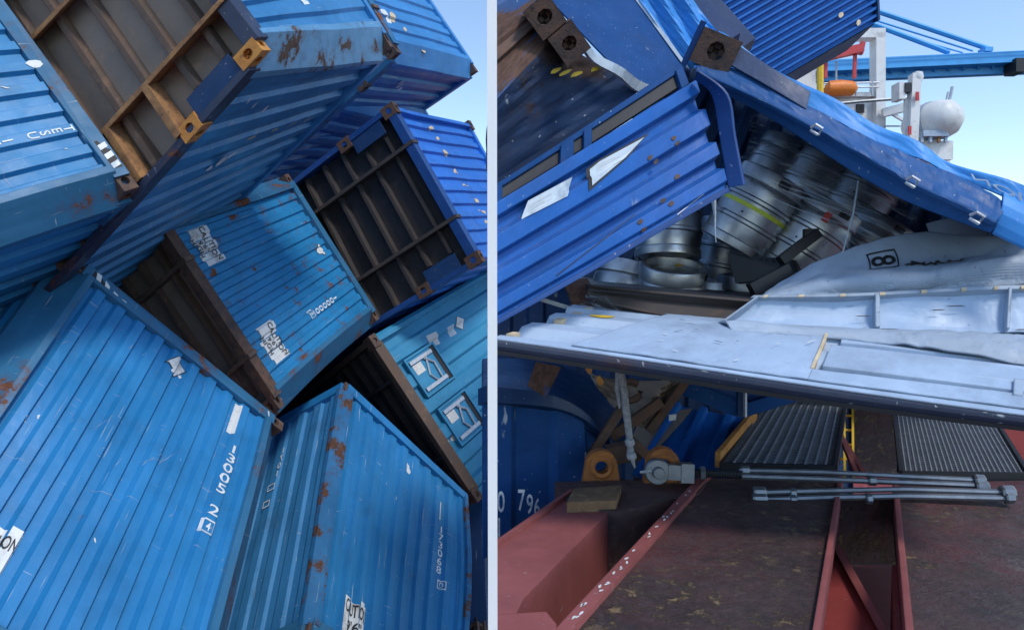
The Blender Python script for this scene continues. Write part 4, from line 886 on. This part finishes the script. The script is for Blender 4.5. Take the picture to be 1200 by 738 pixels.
MB().lathe([(0, 0)]+pr+[(0, ln)], 10, p0, d).build('threaded_rod', 'dark', tb)
MB().lathe([(0, -.012), (.036, -.012), (.036, .012), (0, .012)], 6, P(823, 554, 3.46), d).build('lock_nut', 'galv', tb)
# pad eyes on their base
def padeye(x, y, d, label, k=1.0):
    t = thing('pad_eye', label, 'lashing eye', P(x, y+25, d), 'orange lashing eyes')
    o = [(-.105, -.10)]+[(.085*math.cos(q), .02+.085*math.sin(q)) for q in [math.pi-.25*i for i in range(0, 13)]]+[(.105, -.10)]
    n = len(o); inn = [(.034*math.cos(math.pi*1.25-2*math.pi*i/n*1.0), .015+.034*math.sin(math.pi*1.25-2*math.pi*i/n)) for i in range(n)]
    c = P(x, y, d); X, Y = camvec(1, 0, 0), Vector((0, 0, 1)); Z = Vector((0, 1, 0)); mb = MB()
    V = [c+X*a*k+Y*b*k+Z*z for z in (-.03, .03) for r in (o, inn) for a, b in r]
    F = []
    for i in range(n):
        j = (i+1) % n
        F += [(i, j, n+j, n+i), (2*n+i, 3*n+i, 3*n+j, 2*n+j), (i, 2*n+i, 2*n+j, j), (n+i, n+j, 3*n+j, 3*n+i)]
    mb.add(V, F); mb.build('eye_plate', 'eyeorange', t)
    MB().lathe([(.036, -.04), (.05, -.045), (.062, -.035), (.064, 0)], 18, c+Y*.015, Z).build('eye_ring', 'eyeorange', t, smooth=True)
    MB().bar(c+X*-.13+Y*-.11, c+X*.13+Y*-.11, .16, .03).build('base_plate', 'rustbar', t)
padeye(704, 549, 3.62, 'left orange lashing eye standing empty above the timber block')
padeye(776, 547, 3.56, 'right orange lashing eye holding the turnbuckle')
slabp([G(650, 560, 10.98), G(830, 556, 10.98), G(820, 572, 10.98), G(745, 590, 10.98), G(722, 594, 10.98), G(668, 588, 10.98)], 10.6, 10.96, 'lashing_plate', 'plate'); tag(bpy.data.objects['lashing_plate'], 'dark rusty deck plate carrying the two orange lashing eyes', 'steel plate')
slabp([G(672, 572, 11.0), G(728, 568, 11.0), G(722, 586, 11.0), G(664, 588, 11.0)], 10.95, 11.0, 'timber_block', 'wood'); tag(bpy.data.objects['timber_block'], 'weathered timber block lying below the left orange lashing eye', 'timber')
MB().bar(P(712, 533, 3.9), P(748, 526, 3.9), .10, .12, fw).bar(P(745, 528, 3.88), P(752, 520, 3.88), .12, .14, fw).build('rusty_block', 'rustbar'); tag(bpy.data.objects['rusty_block'], 'rust red steel block behind the left lashing eye at the end of the strap', 'steel block')
o = MB().bar(P(690, 538, 4.0), P(728, 478, 4.1), .05, .05, fw).build('rusty_bar', 'rustbar'); tag(o, 'rusty bar leaning up to the right behind the left lashing eye', 'steel bar')
# hanging strap
st = thing('hanging_strap', 'frayed grey strap hanging below the white panel, knotted at its end', 'strap', P(740, 545, 3.0))
pp = [(727, 428, 2.8), (731, 460, 2.88), (735, 490, 2.95), (738, 515, 3.0), (739, 530, 3.02), (744, 548, 3.03)]
MB().tube([P(*q) for q in pp], [.016, .017, .016, .015, .018, .003], 7).build('strap', 'rope', st, smooth=True)
MB().tube([P(724, 428, 2.82), P(723, 455, 2.86), P(726, 478, 2.9)], [.009, .010, .004], 6).build('loose_tail', 'rope', st, smooth=True)
for q in ((738, 518, 2.99), (740, 534, 3.0)): MB().lathe([(0, -.02), (.02, -.012), (.022, 0), (.02, .012), (0, .02)], 8, P(*q), camvec(.2, -1, .1)).build('knot', 'rope', st, smooth=True)
# dark container with white numbers
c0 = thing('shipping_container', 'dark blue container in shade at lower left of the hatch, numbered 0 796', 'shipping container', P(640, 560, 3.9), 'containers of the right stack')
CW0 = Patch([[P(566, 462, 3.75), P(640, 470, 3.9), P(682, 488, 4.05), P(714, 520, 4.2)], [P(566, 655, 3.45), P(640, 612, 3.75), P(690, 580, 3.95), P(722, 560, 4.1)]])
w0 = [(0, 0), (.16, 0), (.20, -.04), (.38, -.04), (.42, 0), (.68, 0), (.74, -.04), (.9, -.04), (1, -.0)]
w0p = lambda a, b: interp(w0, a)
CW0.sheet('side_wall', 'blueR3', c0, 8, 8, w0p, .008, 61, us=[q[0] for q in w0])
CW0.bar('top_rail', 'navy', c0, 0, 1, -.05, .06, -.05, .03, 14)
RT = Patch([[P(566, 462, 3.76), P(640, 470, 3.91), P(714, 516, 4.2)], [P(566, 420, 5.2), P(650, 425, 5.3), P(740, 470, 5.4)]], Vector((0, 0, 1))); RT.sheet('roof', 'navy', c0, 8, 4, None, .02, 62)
def num(t, x, y, h):
    X = (P(640, 600, 3.7)-P(577, 600, 3.52)).normalized(); c = P(x, y, 3.46)
    ray = lambda q: q
    return Flat().text(t, 0, 0, h, 0, .62).lay('painted_number', 'lettering', c0, lambda u, v: c+X*u+Vector((0, 0, v))-fw*.02)
num('0', 583, 598, .105); num('7', 607, 596, .105); num('9', 617, 600, .098); num('6', 626, 602, .085); num('1', 584, 628, .10)
o = Patch([[P(628, 424, 3.7), P(658, 430, 3.7)], [P(618, 452, 3.72), P(640, 466, 3.72)]]).sheet('bent_plate', 'blueR2', None, 3, 3, None, .01); tag(o, 'added dull blue plate in place of a pale reflection under the left end of the white panel', 'bent plate')  # added plate, its pale tone stands in for a reflection
# wrecked steel behind the eyes
wk = thing('blue_wall_piece', 'dark blue wall piece with three wide folds behind the right lashing eye', 'wall piece', P(810, 545, 4.5))
WP = Patch([[P(792, 470, 4.9), P(880, 486, 4.8)], [P(740, 556, 4.5), P(866, 556, 4.3)]]); wf = [(0, 0), (.06, 0), (.1, -.05), (.3, -.05), (.34, 0), (.42, 0), (.46, -.05), (.64, -.05), (.68, 0), (.78, 0), (.82, -.05), (1, -.05)]
WP.sheet('folded_wall', 'blueR', wk, 6, 4, lambda a, b: interp(wf, a), .01, 63, us=[q[0] for q in wf])
gp = thing('grey_plate', 'grey green plate with two cream squares, between the strap and the blue wall piece', 'steel plate', P(780, 500, 4.6))
GPp = Patch([[P(752, 486, 4.9), P(812, 478, 4.9)], [P(728, 540, 4.6), P(766, 530, 4.6)]]); GPp.sheet('plate', 'under', gp, 3, 3, None, .02)
for x0, x1 in ((768, 777), (784, 793)): Patch([[P(x0, 486, 4.7), P(x1, 485, 4.7)], [P(x0, 493, 4.7), P(x1-1, 492, 4.7)]]).sheet('cream_square', 'label', gp, 1, 1, None, .01)
bf = thing('bent_blue_frame', 'bent blue channel frame hanging below the white panel above the left grating', 'bent frame', P(870, 470, 4.2))
MB().bar(P(786, 448, 4.4), P(868, 480, 4.25), .10, .05, fw).bar(P(866, 482, 4.25), P(930, 462, 4.2), .08, .05, fw).build('bent_channel', 'blueR3', bf)
MB().bar(P(812, 446, 4.5), P(866, 460, 4.4), .12, .03, fw).bar(P(874, 458, 4.4), P(932, 458, 4.3), .11, .03, fw).build('gusset', 'railR', bf)
MB().bar(P(868, 448, 4.2), P(868, 487, 4.2), .045, .05, fw).build('upright', 'navy', bf); MB().bar(P(873, 450, 4.15), P(873, 488, 4.15), .012, .04, fw).build('bright_edge', 'galvpale', bf)
tw = thing('twisted_steel', 'twisted rust brown steel and shackle hanging in the dark behind the strap', 'wreckage', P(750, 470, 4.2))
MB().tube([P(738+13*math.cos(q), 458+11*math.sin(q), 4.1) for q in [i*.5 for i in range(12)]], .022, 7).build('shackle', 'rustbar', tw, smooth=True)
TW = Patch([[P(690, 436, 4.3), P(745, 448, 4.25), P(800, 440, 4.2)], [P(715, 476, 4.3), P(760, 500, 4.25), P(790, 462, 4.2)]]); TW.sheet('crushed_plate', 'under', tw, 10, 6, lambda a, b: .05*math.sin(a*9+b*5), .012)
MB().bar(P(760, 505, 4.2), P(808, 440, 4.15), .05, .06, fw).bar(P(716, 512, 4.15), P(775, 470, 4.15), .06, .05, fw).build('bent_flat_bar', 'rustbar', tw)
for x, y in ((703, 446), (690, 432)): Flat().poly(blob(rq, 0, 0, .025, .05, 8, .5, .5)).lay('rust_flake', 'orange', tw, lambda u, v: P(x, y, 4.05)+Vector((u, 0, v)))
o = MB().bar(P(632, 350, 3.3), P(670, 362, 3.3), .02, .02, fw).build('grey_bar', 'galv'); tag(o, 'short grey steel bar above the ribbed end of the white panel', 'steel bar')
o = Patch([[P(655, 328, 3.35), P(688, 326, 3.4)], [P(676, 362, 3.3), P(700, 360, 3.3)]]).sheet('bent_plate', 'blueR2', None, 3, 4, lambda a, b: .02*math.sin(b*5), .01); tag(o, 'folded blue plate at the left end of the brown floor beam', 'bent plate')
o = Patch([[P(690, 338, 3.22), P(712, 345, 3.2), P(735, 368, 3.15)], [P(680, 358, 3.2), P(700, 366, 3.18), P(722, 374, 3.15)]]).sheet('plastic_scrap', 'film', None, 8, 6, lambda a, b: .015*math.sin(a*12+b*9), .002, smooth=True); tag(o, 'crumpled clear plastic scrap at the left end of the brown floor beam', 'plastic wrap')
# dark backing boxes, added so no sky shows through the gaps
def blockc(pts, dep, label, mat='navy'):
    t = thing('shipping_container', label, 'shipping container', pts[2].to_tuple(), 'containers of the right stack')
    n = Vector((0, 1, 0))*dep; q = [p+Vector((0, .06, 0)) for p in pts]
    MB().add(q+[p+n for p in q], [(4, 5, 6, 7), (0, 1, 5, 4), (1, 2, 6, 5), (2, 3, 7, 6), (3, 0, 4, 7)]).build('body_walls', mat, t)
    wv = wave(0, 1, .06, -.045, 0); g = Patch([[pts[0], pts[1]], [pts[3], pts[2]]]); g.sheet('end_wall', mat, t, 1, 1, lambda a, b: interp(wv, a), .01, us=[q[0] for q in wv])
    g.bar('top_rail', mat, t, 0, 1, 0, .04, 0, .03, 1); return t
blockc([P(581, 322, 5.6), P(1240, 360, 5.6), P(1240, 452, 5.6), P(581, 452, 5.6)], 1.2, 'added dark blue backing container behind the white panels')
blockc([P(581, 452, 5.8), P(1000, 452, 6.0), P(1000, 640, 6.0), P(581, 640, 5.8)], 1.2, 'added dark blue backing container low behind the lashing eyes and left grating')

# ------------------------------------------------------------------ ship house, davit, tank (sunlit, beyond the stacks)
D0 = 26.
sh = thing('deck_house', 'white deck house with an open frame beyond the burst container', 'ship structure', P(980, 200, D0))
def bx2(t, name, mat, x0, y0, x1, y1, d, dep): 
    a = [P(x0, y0, d), P(x1, y0, d), P(x1, y1, d), P(x0, y1, d)]; n = Vector((0, dep, 0))
    return MB().add(a+[p+n for p in a], [(3, 2, 1, 0), (4, 5, 6, 7), (0, 1, 5, 4), (1, 2, 6, 5), (2, 3, 7, 6), (3, 0, 4, 7)]).build(name, mat, t)
bx2(sh, 'house_wall', 'shipwhite', 905, 72, 956, 330, D0+.5, 3); bx2(sh, 'deck_block', 'shipwhite', 950, 112, 1034, 330, D0, 5)
bx2(sh, 'deck_edge', 'shipwhite', 946, 108, 1036, 113, D0-.2, 5)
bx2(sh, 'frame_column', 'shipwhite', 1027, 38, 1038, 330, D0-.3, .5); bx2(sh, 'frame_beam', 'shipwhite', 985, 33, 1038, 44, D0-.3, .5); bx2(sh, 'frame_column', 'shipwhite', 1026, 80, 1034, 330, D0+4, .5)
MB().bar(P(1034, 133, D0-.5), P(1068, 124, D0-.8), .3, .3, fw).bar(P(1036, 128, D0-.5), P(1060, 142, D0-.8), .1, .1, fw).build('bracket_arm', 'shipwhite', sh)
for y in (98, 103): MB().tube([P(962, y, D0-.4), P(1030, y-1, D0-.4)], .03, 6).build('guard_rail', 'galvpale', sh)
for x in (980, 1003, 1022): MB().tube([P(x, 72 if x == 980 else 96, D0-.4), P(x, 112, D0-.4)], .035, 6).build('rail_post', 'galvpale', sh)
bx2(sh, 'house_window', 'dark', 975, 122, 984, 132, D0-.06, .1); bx2(sh, 'house_window', 'dark', 1004, 122, 1013, 132, D0-.06, .1)
MB().tube([P(980, 122, D0-.6), P(1010, 119, D0-.7), P(1064, 115, D0-.9)], .06, 6).build('pipe', 'galv', sh)
yp = MB().tube([P(961, 64, D0-1), P(961, 120, D0-1)], .13, 8).build('yellow_post', 'yellow'); tag(yp, 'yellow post standing at the left of the white deck house', 'post')
rd = thing('red_davit', 'red davit arm on two legs on top of the deck house', 'davit', P(985, 110, D0))
MB().bar(P(962, 68, D0-.6), P(1010, 57, D0-.6), .3, .28, fw).build('arm', 'shipred', rd); MB().bar(P(966, 62, D0-.5), P(984, 56, D0-.5), .12, .12, fw).bar(P(1008, 64, D0-.5), P(1011, 50, D0-.5), .16, .16, fw).build('arm_tip', 'shipred', rd)
for x in (968, 1002): MB().bar(P(x, 64, D0-.5), P(x-1, 92, D0-.5), .11, .11, fw).build('leg', 'shipred', rd)
ob = MB().tube([P(968, 104, D0-.3), P(971, 104, D0-.4), P(984, 103.5, D0-.4), P(998, 104, D0-.4), P(1001, 104, D0-.3)], [.15, .27, .3, .27, .15], 10).build('orange_raft', 'shiporange', smooth=True); tag(ob, 'orange life raft capsule on the deck house roof', 'life raft')
tk = thing('white_tank', 'white rounded tank on a saddle bracket right of the deck house', 'tank', P(1092, 188, 24))
r = .68; MB().lathe([(0, -1.0), (r*.5, -.93), (r*.85, -.7), (r, -.35), (r, .35), (r*.85, .7), (r*.5, .93), (0, 1.0)], 28, P(1092, 143, 24), camvec(-.45, 0, 1)).build('shell', 'shipwhite', tk, smooth=True)
MB().lathe([(r*1.01, -.06), (r*1.035, -.05), (r*1.035, .05), (r*1.01, .06)], 28, P(1092, 143, 24), camvec(-.45, 0, 1)).build('girth_band', 'whitedull', tk)
bx2(tk, 'saddle', 'shipwhite', 1073, 165, 1117, 187, 23.6, 1.6); MB().bar(P(1078, 158, 23.5), P(1108, 158, 23.5), .2, .4, fw).build('cradle', 'whitedull', tk)
for x in (1080, 1090, 1100, 1108): MB().bar(P(x, 156, 23.4), P(x, 167, 23.4), .09, .09).build('cradle_leg', 'orangebeam' if x == 1100 else 'whitedull', tk)
MB().bar(P(1068, 168, 23.4), P(1072, 88, 23.4), .30, .3, fw).build('mast', 'shipwhite', tk); MB().bar(P(1061, 166, 23.5), P(1062, 116, 23.5), .12, .12, fw).build('mast_brace', 'shipwhite', tk)
bx2(tk, 'lamp_box', 'shipwhite', 1054, 96, 1061, 116, 23.3, .5); bx2(tk, 'lamp_face', 'dark', 1061, 97, 1068, 108, 23.25, .5)
MB().lathe([(0, -.2), (.14, -.16), (.2, 0), (.16, .16), (0, .22)], 14, P(1075, 91, 23.4), Vector((0, 0, 1))).build('dome', 'shipwhite', tk, smooth=True)
for x, y in ((1066, 150), (1075, 110)): MB().bar(P(x, y+8, 23.15), P(x, y-2, 23.15), .1, .05, fw).build('red_marking', 'shipred', tk)
MB().tube([P(1109, 135, 23.6), P(1116, 102, 23.6)], .05, 6).tube([P(1104, 138, 23.6), P(1111, 108, 23.6)], .03, 6).build('side_ladder', 'galvpale', tk)
for y in (148, 163): MB().tube([P(1036, y, D0-.4), P(1060, y, D0-.4)], .03, 6).build('guard_rail', 'galvpale', sh)
MB().bar(P(1092, 187, 24.4), P(1092, 420, 24.4), .8, .8).build('pedestal', 'shipwhite', tk)
MB().box(2, 24, 22, 60, 1.6, 9.2).build('ship_hull', 'red', kind='structure')
# ------------------------------------------------------------------ quay crane
cr = thing('quay_crane', 'bright blue crane boom with stay cables across the sky at right', 'crane', P(920, 300, 120))
DC = 120
MB().bar(P(905, 82, DC), P(1240, 66, DC), 2.2, 1.9).build('upper_girder', 'craneblue', cr)
MB().bar(P(905, 94, DC+2), P(1240, 80, DC+2), 1.5, 1.5).build('lower_girder', 'craneblue', cr)
for i in range(16):
    x = 960+17*i; y = 80-(x-905)*.048; MB().bar(P(x, y+3, DC), P(x, y+13, DC+1), .35, .35).build('girder_post', 'craneblue', cr)
MB().bar(P(905, 75, DC-1.5), P(1240, 58, DC-1.5), .15, .15).build('walkway_rail', 'craneblue', cr)
for a, b, r in (((1000, 4), (1160, 58), .42), ((1000, 20), (1112, 62), .42), ((1000, 16), (1140, 60), .16), ((1000, 26), (1128, 62), .13)): MB().tube([P(*a, DC), P(*b, DC)], r, 6).build('stay_cable', 'craneblue', cr)
bx2(cr, 'trolley', 'dark', 1191, 68, 1203, 84, DC-2, 3); bx2(cr, 'machinery', 'craneblue', 1155, 55, 1164, 60, DC-1, 2)
MB().bar(P(925, 90, DC), P(925, 410, DC), 3, 3).bar(P(860, 90, DC+4), P(860, 410, DC+4), 3, 3).build('leg', 'craneblue', cr)
